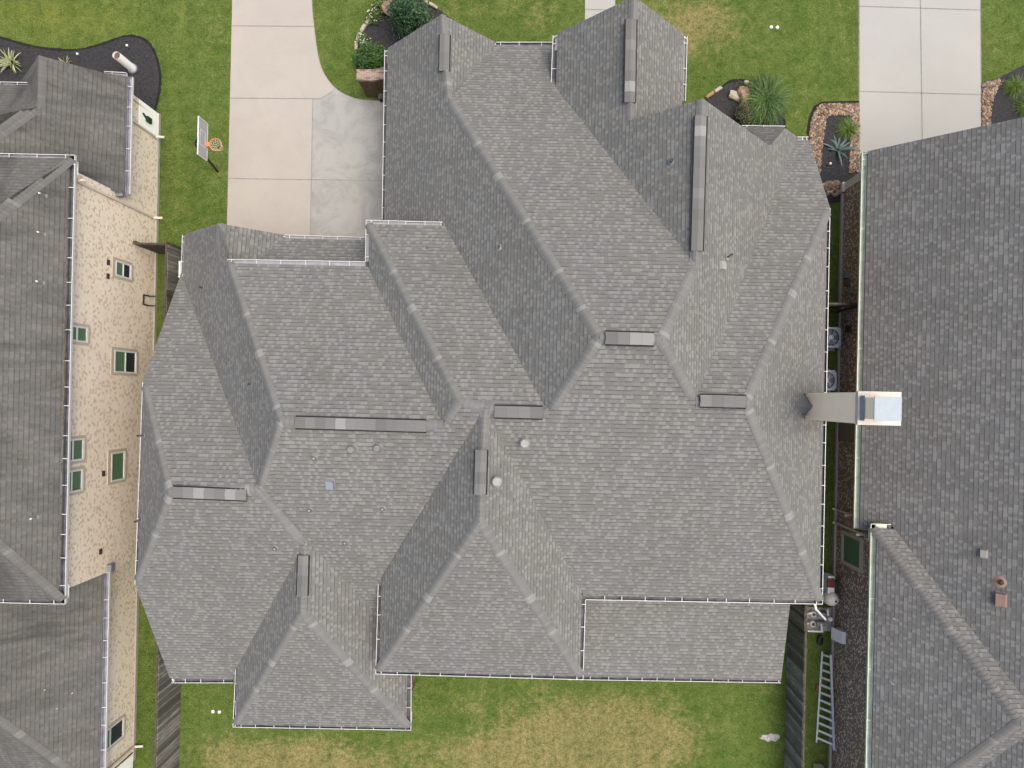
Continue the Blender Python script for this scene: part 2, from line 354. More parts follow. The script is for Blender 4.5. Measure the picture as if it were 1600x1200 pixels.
# ================================================================= GROUND
def ground():
    import itertools
    bm=bmesh.new(); lay=bm.loops.layers.color.new('dry'); 
    blobs=[ # u,v,ru,rv,dry,lime
     (960,1150,190,70,1.1,0),(870,1195,170,75,.95,0),(450,1195,150,60,1.05,0),(640,1185,200,45,.45,0),(330,1175,60,40,.45,0),
     (720,10,140,45,.6,0),(860,30,60,40,.5,0),(1060,60,110,70,.75,0),(1110,20,90,60,.5,0),(1230,60,40,120,.25,0),(1330,80,26,160,.45,0),
     (340,40,45,80,.35,0),(345,230,22,160,.45,0),(300,30,60,50,.25,0),(1560,60,60,60,.4,0),(1245,170,30,60,.4,0),(700,1100,90,30,.35,0),
     (130,30,230,60,0,.62),(60,20,120,60,0,.45),(265,300,40,60,.25,0),(1500,30,0,0,0,0),(900,1085,260,22,.25,0)]
    x0,x1,y0,y1,st=-32,32,-24,26,.3
    nx=int((x1-x0)/st); ny=int((y1-y0)/st)
    vs=[[bm.verts.new((x0+i*st,y0+j*st,0)) for j in range(ny+1)] for i in range(nx+1)]
    def val(x,y):
        u=CX+x*F/H; v=CY-y*F/H; d=l=0.
        for bu,bv,ru,rv,dd,ll in blobs:
            if not ru: continue
            q=((u-bu)/ru)**2+((v-bv)/rv)**2
            if q<6: e=math.exp(-q*1.1); d+=dd*e; l+=ll*e
        return min(d,1.),min(l,1.)
    for i in range(nx):
        for j in range(ny):
            f=bm.faces.new([vs[i][j],vs[i+1][j],vs[i+1][j+1],vs[i][j+1]])
            for lp in f.loops:
                d,l=val(lp.vert.co.x,lp.vert.co.y); lp[lay]=(d,l,0,1)
    struct(mk('lawn',bm,M['lawn']))
    bm=bmesh.new(); lay=bm.loops.layers.color.new('dry')
    f=bm.faces.new([bm.verts.new(q) for q in ((-900,-900,-.05),(900,-900,-.05),(900,900,-.05),(-900,900,-.05))])
    for lp in f.loops: lp[lay]=(.2,0,0,1)
    struct(mk('ground',bm,M['lawn']))
ground()
# driveway of the middle house
def joint(name,pairs,w=.03,z=.024):
    bm=NB()
    for (p,q) in pairs:
        p=W(*p);q=W(*q); d=(q-p).normalized(); s=Vector((-d.y,d.x,0))*w/2
        quad(bm,[Vector((*(p-s)[:2],z)),Vector((*(q-s)[:2],z)),Vector((*(q+s)[:2],z)),Vector((*(p+s)[:2],z))])
    return struct(mk(name,bm,M['joint']))
edge=spline([(484,-400),(487,-40),(487,0),(491,45),(498,92),(508,118),(525,139),(548,152),(572,157),(604,158)],6)
poly=[W(372,-400),W(492,-400)][:1]+[W(365,-40)]+[W(p[0],p[1]) for p in edge]+[W(612,158),W(612,400),W(354,400)]
sheet('driveway',poly,.012,M['conc_warm'])
sheet('stained_driveway_slab',[W(489,155),W(500,154.5),W(519,143.5)]+[W(p[0],p[1]) for p in edge if p[0]>521]+[W(612,158),W(612,400),W(485,400)],.017,M['conc_grey'])
joint('driveway_joints',[((363,40.5),(490,41.5)),((360,153.5),(500,154.5)),((500,154.5),(520,143.5)),((489,155),(485,372)),((357,279),(604,282.5))])
joint('driveway_edge_line',[((365,-40),(354,400))]+[((edge[i][0],edge[i][1]),(edge[i+1][0],edge[i+1][1])) for i in range(len(edge)-1)],.045,.006)
sheet('neighbouring_driveway',[W(1343,-400),W(1528,-400),W(1533,300),W(1343,300)],.012,M['conc_cool'])
joint('neighbouring_driveway_joints',[((1343,10),(1531,16)),((1343,143),(1533,148)),((1437,-60),(1442,300))])
joint('neighbouring_driveway_edge',[((1342.5,-60),(1342.5,300)),((1531,-60),(1534,300))],.05,.006)
sheet('front_path',[W(915,-400),W(963,-400),W(961,40),W(914,40)],.012,M['conc_cool'])
joint('front_path_joint',[((914,15),(961,16))])
# beds
bed1=spline([(-60,50),(0,59),(40,70),(80,77),(120,78),(160,69),(190,58),(212,57),(231,66),(243,85),(250,112),(250,138),(246,158),(238,190)],5)
sheet('left_mulch_bed',[W(*p) for p in bed1]+[W(200,220),W(-60,220)],.014,M['mulch'])
M['trench']=plain('dark_bed_trench_soil',(.012,.011,.010),.95,var=.3,scale=15)
def trench(name,pts,wd=.09,z=.019):
    bm=NB(); rn=random.Random(2); n=len(pts)
    P_=[W(*p) for p in pts]
    for i in range(n-1):
        d=(P_[i+1]-P_[i]).normalized(); sd=Vector((-d.y,d.x,0)); a=wd*rn.uniform(.35,.75)
        quad(bm,[Vector((*(P_[i]-sd*a)[:2],z)),Vector((*(P_[i+1]-sd*a)[:2],z)),Vector((*(P_[i+1]+sd*a)[:2],z)),Vector((*(P_[i]+sd*a)[:2],z))])
    return struct(mk(name,bm,M['trench']))
trench('bed_trench',bed1)
bed2=spline([(557,82),(561,62),(571,44),(585,27),(603,10),(640,-12),(668,2),(690,18),(720,40)],5)
sheet('garage_mulch_bed',[W(*p) for p in bed2]+[W(720,120),W(600,120),W(556,115)],.014,M['mulch'])
bed3=spline([(1096,165),(1110,150),(1126,138),(1142,127),(1170,126),(1195,134),(1217,155),(1224,180),(1226,215)],5)
sheet('porch_mulch_bed',[W(*p) for p in bed3]+[W(1200,260),W(1096,240)],.014,M['mulch'])
sheet('side_mulch_bed',[W(1262,210),W(1268,185),W(1276,166),W(1285,161),W(1342,160),W(1342,310),W(1290,320)],.010,M['mulch'])
sheet('right_mulch_bed',[W(1534,128),W(1560,122),W(1600,101),W(1640,80),W(1640,260),W(1534,260)],.014,M['mulch'])
trench('bed_trench',bed3); trench('bed_trench',[(1262,210),(1266,185),(1274,166),(1284,160),(1342,159)])
def pebbles(name,polys,n,label,smin=.028,smax=.06):
    bm=bmesh.new(); lay=bm.loops.layers.color.new('tone'); rnd=random.Random(3)
    def inside(p,poly):
        r=False; j=len(poly)-1
        for i in range(len(poly)):
            if (poly[i][1]>p[1])!=(poly[j][1]>p[1]) and p[0]<(poly[j][0]-poly[i][0])*(p[1]-poly[i][1])/(poly[j][1]-poly[i][1])+poly[i][0]: r=not r
            j=i
        return r
    for poly,k in polys:
        us=[p[0] for p in poly]; vs=[p[1] for p in poly]; c=0
        while c<k:
            p=(rnd.uniform(min(us),max(us)),rnd.uniform(min(vs),max(vs)))
            if not inside(p,poly): continue
            c+=1; q=W(*p); s=rnd.uniform(smin,smax); t=(rnd.random(),rnd.random(),0,1)
            mt=Matrix.Translation(q+Vector((0,0,.02+s*.35*rnd.random())))@Matrix.Rotation(rnd.uniform(0,6.3),4,'Z')@Matrix.Diagonal((s*rnd.uniform(1,1.6),s*rnd.uniform(.8,1.1),s*.7,1))
            r=bmesh.ops.create_icosphere(bm,subdivisions=1,radius=1,matrix=mt)
            for v in r['verts']:
                v.co+=Vector((rnd.uniform(-1,1),rnd.uniform(-1,1),rnd.uniform(-1,1)))*s*.12
                for f in v.link_faces:
                    for lp in f.loops: lp[lay]=t
    o=mk(name,bm,M['pebble'],smooth=True); o['kind']='stuff'; tag(o,label,'pebbles'); return o
pebbles('river_pebbles',[([(1268,185),(1276,168),(1285,163),(1300,163),(1300,178),(1290,186),(1284,230),(1280,280),(1268,240),(1264,212)],750),
  ([(1298,162),(1342,163),(1342,180),(1298,180)],420),([(1331,178),(1342,178),(1342,268),(1326,270)],560)],0,'band of tan river pebbles round the black mulch left of the neighbouring driveway')
pebbles('river_pebbles',[([(1534,130),(1560,124),(1566,128),(1552,150),(1548,170),(1546,205),(1534,208)],560)],0,'strip of tan river pebbles along the right edge of the pale right driveway')
# cobbles beside the side wall
pebbles('cobbles',[([(1284,286),(1310,284),(1310,306),(1292,306)],60)],0,'patch of mossy tan cobbles in the dark gap beside the right house corner',.07,.12)
# ================================================================= GENERIC ROOF
class Roof:
    def __init__(s,P,faces,gutters,mat,capm,house,name='roof'):
        """P name->Vector; faces name->(axis,k,[verts]); gutters list of (v1,v2,inward vec)"""
        s.P=P; s.house=house; s.capm=capm
        bm=NB(); l=bm.loops.layers.uv.verify()
        for fn,(ax,k,vs) in faces.items():
            poly=[P[v].copy() for v in vs]
            for g in gutters:
                sh=[x for x in g[:2] if x in vs]
                if not sh: continue
                if len(sh)==1 and not any(k is not g and sh[0] in k[:2] and k[0] in vs and k[1] in vs for k in gutters): continue
                o=P[g[0]]; n=g[2]
                if min((q-o).dot(n) for q in poly)<-.16: continue
                poly=clip(poly,o,n,.15)
            if len(poly)<3: continue
            f=bm.faces.new([bm.verts.new(q) for q in poly]); f.normal_update()
            if f.normal.z<0: f.normal_flip()
            sc=math.sqrt(1+k*k)
            for lp in f.loops:
                a,b=toab(lp.vert.co)
                sd=(hash(fn)%7) if False else (sum(map(ord,fn))%11)*1.37
                lp[l].uv=(b+sd,a*sc*(1 if ax=='x' else -1)*s.sgn(ax,k)) if ax=='x' else (a+sd,b*sc*s.sgn(ax,k))
        bmesh.ops.triangulate(bm,faces=bm.faces)
        s.bvh=BVHTree.FromBMesh(bm)
        s.o=mk(name,bm,mat,house)
    def sgn(s,ax,k): return 1 if k>0 else -1
    def h(s,x,y):
        r=s.bvh.ray_cast(Vector((x,y,40)),Vector((0,0,-1)))
        return r[0].z if r[0] else None
    def px(s,u,v):
        o=Vector((0,0,H)); dd=(W(u,v,0)-o).normalized(); r=s.bvh.ray_cast(o,dd); return r[0],r[1]
    def caps(s,segs,w=.155,name='ridge_cap',exp=.145):
        bm=NB(); sd=0
        for (p,q) in segs:
            p=s.P[p] if isinstance(p,str) else Vector(p); q=s.P[q] if isinstance(q,str) else Vector(q)
            if p.z>q.z+.05: p,q=q,p
            L=(q-p).length; p=p+(q-p)*(.17/L) if abs(q.z-p.z)>.3 else p; L=(q-p).length; n=max(1,int(L/exp)); d=(q-p); hd=Vector((d.x,d.y,0)).normalized(); lat=Vector((-hd.y,hd.x,0)); sd+=1
            for i in range(n):
                A=p+d*(i/n); B=p+d*min(1,(i+1.25)/n)
                rows=[]
                for T,lift in ((A,.026),(B,.010)):
                    hs=[]
                    for t in (-w,-w*.45,0,w*.45,w):
                        pt=T+lat*t; hh=s.h(pt.x,pt.y); ref=T.z-abs(t)*.75
                        if hh is None or hh<T.z-.45 or hh>T.z+.15: hh=ref
                        hs.append(hh)
                    m=max(hs[2],T.z-.03)
                    zz=[hs[0]+lift*.7,(hs[1]+lift*1.1),m+lift*.9-.015,(hs[3]+lift*1.1),hs[4]+lift*.7]
                    rows.append([Vector(((T+lat*t).x,(T+lat*t).y,z)) for t,z in zip((-w,-w*.45,0,w*.45,w),zz)])
                u0=i+.02; u1=i+.98
                for k in range(4):
                    f=quad(bm,[rows[0][k],rows[0][k+1],rows[1][k+1],rows[1][k]],0,[(u1,sd+.5),(u1,sd+.5),(u0,sd+.5),(u0,sd+.5)])
                    f.normal_update()
                    if f.normal.z<0: f.normal_flip()
                # butt edge
                for k in range(4):
                    quad(bm,[rows[0][k],rows[0][k+1],rows[0][k+1]-Vector((0,0,.03)),rows[0][k]-Vector((0,0,.03))],0,[(u1,sd+.5)]*4)
        return mk(name,bm,s.capm,s.o)
    def vent(s,u0,v0,u1,v1,name='ridge_vent',w=.165):
        a,_=s.px(u0,v0); b,_=s.px(u1,v1)
        z=max(a.z,b.z)+.032; a=Vector((a.x,a.y,z)); b=Vector((b.x,b.y,z))
        d=(b-a).normalized(); lat=Vector((-d.y,d.x,0)); bm=NB()
        L=(b-a).length; n=max(2,int(L/.30)); sd=random.randint(3,90)
        dz=.35
        for i in range(n):
            A=a+d*L*i/n; B=a+d*L*(i+1)/n
            for sg in (-1,1):
                lo=.0 if sg<0 else 0
                P=[A+Vector((0,0,.035)),B+Vector((0,0,.028)),B+lat*sg*w-Vector((0,0,w*dz-.028)),A+lat*sg*w-Vector((0,0,w*dz-.035))]
                f=quad(bm,P,0,[(i+.02,sd+.5),(i+.95,sd+.5),(i+.95,sd+.5),(i+.02,sd+.5)]); f.normal_update()
                if f.normal.z<0: f.normal_flip()
        # rim of the vent
        for sg in (-1,1):
            p=a+lat*sg*w-Vector((0,0,w*dz-.015)); q=b+lat*sg*w-Vector((0,0,w*dz-.015)); beam(bm,p,q,.012,.03,0)
            p=a+lat*sg*(w+.022)-Vector((0,0,w*dz+.0)); q=b+lat*sg*(w+.022)-Vector((0,0,w*dz+.0)); beam(bm,p,q,.046,.03,1)
        # end caps
        for e,sg in ((a,-1),(b,1)):
            beam(bm,e+lat*w*.97-Vector((0,0,w*dz*.5)),e-lat*w*.97-Vector((0,0,w*dz*.5)),.015,.06,0)
        return mk(name,bm,[M['ventcap'],M['slit']],s.o)
    def pipe(s,u,v,r=.045,hh=.22,mat='lead',name='vent_pipe',base=.11,cap=None,tip=None):
        p,n=s.px(u,v); bm=NB()
        # flashing collar on the slope
        q=n.to_track_quat('Z','Y'); 
        mt=Matrix.Translation(p+n*.012)@q.to_matrix().to_4x4()
        bmesh.ops.create_cone(bm,cap_ends=True,segments=16,radius1=base,radius2=base*.6,depth=.03,matrix=mt)
        bmesh.ops.create_cone(bm,cap_ends=False,segments=14,radius1=r,radius2=r,depth=hh,matrix=Matrix.Translation(p+Vector((0,0,hh/2))))
        o=mk(name,bm,M[mat],s.o)
        bm=NB()
        if cap: bmesh.ops.create_cone(bm,cap_ends=True,segments=18,radius1=cap,radius2=cap*.75,depth=.05,matrix=Matrix.Translation(p+Vector((0,0,hh+.02))))
        else: bmesh.ops.create_cone(bm,cap_ends=True,segments=12,radius1=r*.8,radius2=r*.8,depth=.01,matrix=Matrix.Translation(p+Vector((0,0,hh-.03))))
        bm2=bm; me=bpy.data.meshes.new('tmp')
        # merge the second mesh as second material
        src=o.data; b=bmesh.new(); b.from_mesh(src); off=rootloc(s.o)
        bmesh.ops.translate(bm2,verts=bm2.verts,vec=-off)
        for f in bm2.faces: f.material_index=1
        bm2.to_mesh(me); b.from_mesh(me); nf=len(src.polygons)
        b.faces.ensure_lookup_table()
        for i,f in enumerate(b.faces): f.material_index=1 if i>=nf else 0
        b.to_mesh(src); b.free(); bm2.free(); bpy.data.meshes.remove(me)
        src.materials.append(M[tip or ('metal_blue' if cap else 'black')])
        return o
    def boxvent(s,u,v,a=.34,b=.42,hh=.13,mat='vent_blue',name='box_vent',rot=0.):
        p,n=s.px(u,v); q=n.to_track_quat('Z','Y'); bm=NB()
        ax=EA if abs(n.dot(EB))>abs(n.dot(EA)) else EB
        t=(ax-n*ax.dot(n)).normalized(); sdir=n.cross(t).normalized()
        if sdir.z>0: sdir=-sdir     # downhill
        P=[]
        for hz,k in ((.0,1.25),(.02,1.25)):
            for x,y in ((-1,-1),(1,-1),(1,1),(-1,1)): P.append(p+t*x*a/2*k+sdir*y*b/2*k+n*hz)
        hexa(bm,P,1)
        P=[]
        for x,y in ((-1,-1),(1,-1),(1,1),(-1,1)): P.append(p+t*x*a/2+sdir*y*b/2+n*.021)
        for x,y in ((-.9,-.85),(.9,-.85),(.95,1),(-.95,1)): P.append(p+t*x*a/2+sdir*y*b/2+n*hh)
        hexa(bm,P,0); bmesh.ops.recalc_face_normals(bm,faces=bm.faces)
        return mk(name,bm,[M[mat],s.capm],s.o)
def clip(poly,o,n,dist):
    out=[]; N=len(poly)
    for i in range(N):
        p,q=poly[i],poly[(i+1)%N]; dp=(p-o).dot(n)-dist; dq=(q-o).dot(n)-dist
        if dp>=0: out.append(p)
        if (dp>=0)!=(dq>=0):
            t=dp/(dp-dq); out.append(p+(q-p)*t)
    return out
def gutter(roof,p,q,n,mats,name='gutter',step=.72,wd=.16,ext0=0,ext1=0):
    """p-q is the outer lip line, n points inward"""
    p=Vector(p);q=Vector(q); d=(q-p).normalized(); n=Vector(n); n=(n-d*n.dot(d)).normalized(); p=p-d*ext0;q=q+d*ext1
    bm=NB(); Z=Vector((0,0,1)); L=(q-p).length
    prof=[(0,-.10),(-.006,-.01),(-.006,.012),(.014,.012),(.014,-.012)]
    def strip(a,b,mi):
        f=quad(bm,[p+n*a[0]+Z*a[1],q+n*a[0]+Z*a[1],q+n*b[0]+Z*b[1],p+n*b[0]+Z*b[1]],mi)
    for a,b in zip(prof,prof[1:]): strip(a,b,0)
    strip((.014,-.012),(.014,-.095),1); strip((.014,-.095),(wd,-.095),1); strip((wd,-.095),(wd,.01),1); strip((wd,.01),(wd+.012,.03),1); strip((0,-.10),(wd+.01,-.10),0)
    for e,dd in ((p,-1),(q,1)):
        P=[e+Z*-.1,e+n*wd+Z*-.1,e+n*wd+Z*.0,e+Z*.0]
        quad(bm,P,0)
    x=random.uniform(.15,.4)
    while x<L:
        e=p+d*x; beam(bm,e+Z*.014-n*.01,e+n*(wd+.03)+Z*.03,.022,.012,0); x+=step*random.uniform(.75,1.25)
    return mk(name,bm,mats,roof.o)
def walls(house,edges,mat,name='wall',inset=.38,short=.36,zb=0.):
    bm=NB()
    for e in edges:
        p,q,n=e[:3]; sh=e[3] if len(e)>3 else short; ins=e[4] if len(e)>4 else inset
        p=Vector(p);q=Vector(q);n=Vector(n); d=(q-p); hd=Vector((d.x,d.y,0)); L=hd.length; hd.normalize(); n=(n-hd*n.dot(hd)).normalized()
        P=p+n*ins+d*(sh/L); Q=q+n*ins-d*(sh/L)
        th=n*.12; P.z-=.13; Q.z-=.13
        hexa(bm,[Vector((P.x,P.y,zb)),Vector((Q.x,Q.y,zb)),Vector(((Q+th).x,(Q+th).y,zb)),Vector(((P+th).x,(P+th).y,zb)),P,Q,Q+th,P+th])
    bmesh.ops.recalc_face_normals(bm,faces=bm.faces)
    return mk(name,bm,mat,house)
def fascia(roof,edges,mat,name='fascia'):
    bm=NB()
    for p,q,n in edges:
        p=Vector(p);q=Vector(q); hd=Vector(((q-p).x,(q-p).y,0)).normalized(); n=(Vector(n)-hd*Vector(n).dot(hd)).normalized()
        Z=Vector((0,0,1)); ii=.175 if abs(p.z-q.z)<.06 else .05; a=p+n*ii-Z*.03; b=q+n*ii-Z*.03
        hexa(bm,[a-Z*.16,b-Z*.16,b+n*.03-Z*.16,a+n*.03-Z*.16,a,b,b+n*.03,a+n*.03])
        quad(bm,[a-Z*.15,b-Z*.15,b+n*.45-Z*.15,a+n*.45-Z*.15])
    bmesh.ops.recalc_face_normals(bm,faces=bm.faces)
    return mk(name,bm,mat,roof.o)
# ================================================================= MIDDLE HOUSE
HV=dict(A1=(937,527,10.18),A2=(1034,531,10.22),T1=(690,22,5.2),G1i=(700,152,5.2),E1=(601,78,2.66),Eg=(597,343,2.71),V1=(775,66,3.46),Km=(863,66,3.46),K1=(861,130,4.67),
 P2a=(572,344,5.34),P2b=(692,347,5.33),P2h=(717,627,8.88),J=(757,638,8.91),Rj=(857,645,8.93),P2c=(571,409,5.36),Q=(692,664,8.46),S=(437,658,8.42),Fa=(355,405,5.42),
 U=(341,349,4.95),Ul=(285,367,2.63),Um=(283,427,2.68),X4=(404,764,7.34),L1=(223,597,5.36),R4l=(264,770,7.36),L2=(211,913,5.27),B4l=(268,1067,2.75),B4r=(365,1067,2.78),
 G6t=(475,853,6.28),G6b=(470,958,6.28),V6=(368,1046,3.15),C6a=(364,1136,3.06),C6b=(642,1141,3.12),X6=(588,960,4.39),X7=(643,1030,3.12),K4=(591,912,5.28),D=(749,815,8.91),
 C4a=(587,1053,5.33),C4b=(911,1062,5.34),K5=(915,937,5.31),C5b=(1285,944,5.3),N=(1087,628,9.08),R5r=(1167,628,9.15),O=(1246,214,3.46),Or=(1263,214,3.44),M1=(1297,325,5.28),
 G3b=(1087,415,8.92),T3=(1098,154,8.91),T2=(991,-6,7.15),G2i=(985,188,7.15),E2a=(864,55,4.7),E2b=(1074,57,4.94),E2c=(1071,158,4.95))
P={k:W(*v) for k,v in HV.items()}
def hplane(c,k,ax,u,v):
    a,b=toab(W(u,v,H-1)); t=a if ax=='x' else b; return (c+k*t*H)/(1+k*t)
for nme,u,v in (('Oa',1227,200),('Ob',1159,197)): P[nme]=W(u,v,hplane(14.24,-1.10,'x',u,v))
P['Oc']=W(1203,228,hplane(14.24,-1.10,'x',1203,228)-.02)
P['Ud']=W(348,412,4.95); P['Vb']=W(445,367,3.35); P['Vc']=W(571,371,3.35); P['Vc2']=W(581,371,3.35); P['Vd']=W(581,424,4.45); P['Vv']=W(385,424,4.45)
P['Km']=W(872,66,3.46)
def ext(n,u,v,c,k,ax): P[n]=W(u,v,hplane(c,k,ax,u,v)-.02)
ext('K1b',876,124,11.2,-.58,'y'); ext('Eg2',597,357,8.39,.96,'x'); ext('P2b2',684,358,8.39,.96,'x')
ext('K4b',603,905,9.03,.57,'y'); ext('X6b',600,966,9.03,.57,'y'); ext('G2j',991,196,10.14,-1.0,'x'); ext('E2d',1071,170,10.14,-1.0,'x')
P['Of1']=W(1159,196,3.1); P['Of2']=W(1227,197,3.1)
P['Pa']=W(906,1062,2.72); P['Pb']=W(1220,1067,2.72); P['Pc']=W(1236,932,3.75); P['Pd']=W(902,930,3.75)
faces=dict(LM=('x',.96,'T1 E1 Eg Eg2 P2b2 Rj A1 G1i'),G1R=('x',-1.04,'T1 G1i V1'),FM=('y',-.58,'G1i V1 Km K1b G3b A2 A1'),P2=('y',-.57,'P2a P2b Rj J P2h'),
 P2L=('x',.96,'P2a P2h Q P2c'),FL=('y',-.56,'Fa P2c Q S'),LL=('x',.95,'U Ul Um X4 S Fa'),F4=('y',-.6,'Um L1 R4l X4'),S4=('x',.95,'L1 L2 R4l'),
 B4=('y',.57,'R4l L2 B4l B4r V6 G6t X4'),G6L=('x',.9,'G6t V6 C6a G6b'),G6B=('y',.59,'C6a C6b G6b'),RX=('x',-.98,'X4 G6t G6b C6b X7 X6b X6'),BL=('y',.57,'S X4 X6 X6b K4b J P2h Q'),
 G4L=('x',.95,'J K4 C4a D'),G4B=('y',.59,'D C4a C4b'),G4R=('x',-1.04,'J D C4b K5'),BM=('y',.56,'A1 A2 N R5r C5b K5 J Rj'),RM=('x',-1.1,'G3b A2 N O Oa Oc Ob T3'),
 GL=('x',.98,'T2 E2a K1 G3b T3 G2i'),G2R=('x',-1.0,'T2 G2i G2j E2d E2c E2b'),F5=('y',-.57,'N R5r M1 Or O'),S5=('x',-.97,'M1 R5r C5b'),
 UR=('x',-.9,'U Ud Vv Vb'),SH=('y',-.57,'Vb Vv Vd Vc2 Vc'),OF=('y',-.57,'Of1 Of2 Oa Oc'),PT=('y',.27,'Pa Pb Pc Pd'))
faces={k:(a,b,c.split()) for k,(a,b,c) in faces.items()}
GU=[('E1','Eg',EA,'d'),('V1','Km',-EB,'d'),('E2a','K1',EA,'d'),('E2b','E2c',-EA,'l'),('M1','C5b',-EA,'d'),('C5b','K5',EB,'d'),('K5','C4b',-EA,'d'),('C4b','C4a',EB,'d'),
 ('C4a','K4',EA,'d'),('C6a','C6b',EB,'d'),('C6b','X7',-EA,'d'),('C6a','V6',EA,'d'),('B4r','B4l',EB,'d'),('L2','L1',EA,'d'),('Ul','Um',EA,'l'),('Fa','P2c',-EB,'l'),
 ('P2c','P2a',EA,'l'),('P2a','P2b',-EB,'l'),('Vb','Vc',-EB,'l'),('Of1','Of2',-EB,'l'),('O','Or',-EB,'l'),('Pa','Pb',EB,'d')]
house=thing('brick_house','large house in the middle with many clean grey shingled hips and a tall beige chimney','house',AB(-2,-1,0))
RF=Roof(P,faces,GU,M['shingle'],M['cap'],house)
for a,b,n,t in GU:
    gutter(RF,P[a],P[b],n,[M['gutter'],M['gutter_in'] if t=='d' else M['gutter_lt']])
hips=[('G1i','A1'),('A1','Rj'),('A2','N'),('A2','G3b'),('N','R5r'),('M1','R5r'),('R5r','C5b'),('P2a','P2h'),('P2h','Q'),('Q','S'),('Fa','S'),('S','X4'),('X4','G6t'),
 ('G6b','C6a'),('G6b','C6b'),('L1','R4l'),('L2','R4l'),('R4l','X4'),('P2h','J'),('J','Rj'),('J','D'),('D','C4a'),('D','C4b'),('A1','A2'),('T1','G1i'),('T2','G2i'),('T3','G3b'),('G6t','G6b'),('U','Ud')]
for h in hips: RF.caps([h])
for v in ((462,660,666,666),(773,643,848,645),(946,528,1022,530),(1093,626,1166,628),(270,769,387,773),(695,54,694,111),(986,31,984,160),(1095,181,1089,392),(752,703,750,773),(474,868,472,931)):
    RF.vent(*v)
for v in ((492,716),(485,797),(431,857),(540,848),(599,795)): RF.pipe(*v,r=.05,hh=.16,mat='lead',tip='flash')
RF.pipe(551,702,r=.10,hh=.2,mat='lead',base=.2,tip='lead',cap=.13); RF.pipe(591,700,r=.09,hh=.2,mat='lead',base=.18,tip='lead',cap=.12)
RF.pipe(777,751,r=.11,hh=.28,mat='lead',base=.17,cap=.16,tip='flash'); RF.pipe(820,692,r=.12,hh=.28,mat='lead',base=.20,cap=.15,tip='flash')
RF.pipe(780,387,r=.04,hh=.22,mat='flash'); RF.pipe(1048,253,r=.045,hh=.2,mat='lead',base=.14); RF.pipe(1137,402,r=.035,hh=.45,mat='flash')
RF.pipe(317,450,r=.04,hh=.2,mat='lead'); RF.pipe(392,600,r=.04,hh=.2,mat='lead'); RF.pipe(225,680,r=.035,hh=.4,mat='lead'); RF.pipe(221,812,r=.035,hh=.4,mat='lead')
RF.pipe(668,388,r=.02,hh=.08,base=.05)
RF.boxvent(516,754,.25,.32,.16,'vent_blue'); RF.boxvent(1127,415,.26,.26,.10,'vent_lt')
z3=lambda v,z: Vector((v.x,v.y,z))
we=[(P['E1'],P['Eg'],EA),(P['T1'],P['E1'],-EB),(P['T1'],P['V1'],-EB),(P['V1'],P['Km'],-EB,0.),(P['E2a'],P['K1'],EA),(P['T2'],P['E2a'],-EB),(P['T2'],P['E2b'],-EB),(P['E2b'],P['E2c'],-EA),
 (P['T3'],P['Ob'],-EB),(P['Of1'],P['Of2'],-EB),(P['Or'],P['M1'],-EA,0.),(P['M1'],P['C5b'],-EA),(P['C5b'],P['K5'],EB,0.),(P['K5'],P['C4b'],-EA,-.1),(P['C4b'],P['C4a'],EB),(P['C4a'],P['K4'],EA),
 (P['C6a'],P['C6b'],EB),(P['C6b'],P['X7'],-EA),(P['C6a'],P['V6'],EA),(P['B4r'],P['B4l'],EB),(P['B4l'],P['L2'],EA,0.),(P['L2'],P['L1'],EA,0.),(P['L1'],P['Um'],EA,0.),(P['Ul'],P['Um'],EA),
 (P['U'],P['Ul'],-EB),(P['U'],P['Vb'],-EB),(P['Vb'],P['Vc'],-EB,0.),(P['Fa'],P['P2c'],-EB,-.1),(P['P2c'],P['P2a'],EA,-.1),(P['P2a'],P['P2b'],-EB)]
walls(house,we,M['brick_main'])
fascia(RF,[(e[0],e[1],e[2]) for e in we]+[(P['Pa'],P['Pb'],EB),(P['Pb'],P['Pc'],-EA)],M['white'])
for a in (('Pa','Pb',.04),('Pa','Pb',.5),('Pa','Pb',.96)):
    bm=NB(); q=P['Pa'].lerp(P['Pb'],a[2]); qa,qb=toab(q); boxab(bm,qa-.15,qa+.15,qb+.25,qb+.55,0,2.65); mk('patio_post',bm,M['brick_main'],house)
# dark porch lamp on the garage corner
bm=NB(); p=W(592,150,2.1); boxab(bm,*[toab(p)[0]-.02,toab(p)[0]+.16,toab(p)[1]-.1,toab(p)[1]+.1],1.75,2.1); mk('wall_lamp',bm,M['black'],house)
# chimney
CA,_=toab(W(1258,636,6.41)); CB0=toab(W(1345,613,10.1))[1]; CB1=toab(W(1345,662,10.1))[1]
ca0,ca1=9.07,10.20; cb0=toab(Vector((9.07,(620-661)*18.85/F,0)))[1]; cb1=toab(Vector((9.07,(620-614)*18.85/F,0)))[1]
bm=NB(); boxab(bm,ca0,ca1,cb0,cb1,0,10.0)
for bb in (cb0-.012,cb1+.012):   # corner boards
    pass
chim=mk('chimney',bm,M['siding'],house)
bm=NB()
for (x0,x1,y0,y1) in ((ca0-.02,ca0+.10,cb0-.02,cb0+.12),(ca0-.02,ca0+.10,cb1-.12,cb1+.02),(ca1-.10,ca1+.02,cb0-.02,cb0+.12),(ca1-.10,ca1+.02,cb1-.12,cb1+.02)): boxab(bm,x0,x1,y0,y1,.0,9.9)
mk('corner_board',bm,M['siding'],chim)
bm=NB(); boxab(bm,ca0-.035,ca1+.035,cb0-.05,cb1+.05,9.97,10.12); mk('chimney_crown',bm,M['crown'],chim)
sa0,sa1=ca0+.03,ca0+.72; sb0,sb1=cb0+.13,cb1-.13
bm=NB(); boxab(bm,sa0,sa1,sb0,sb1,10.12,10.90)
o=mk('chimney_shroud',bm,M['siding'],chim)
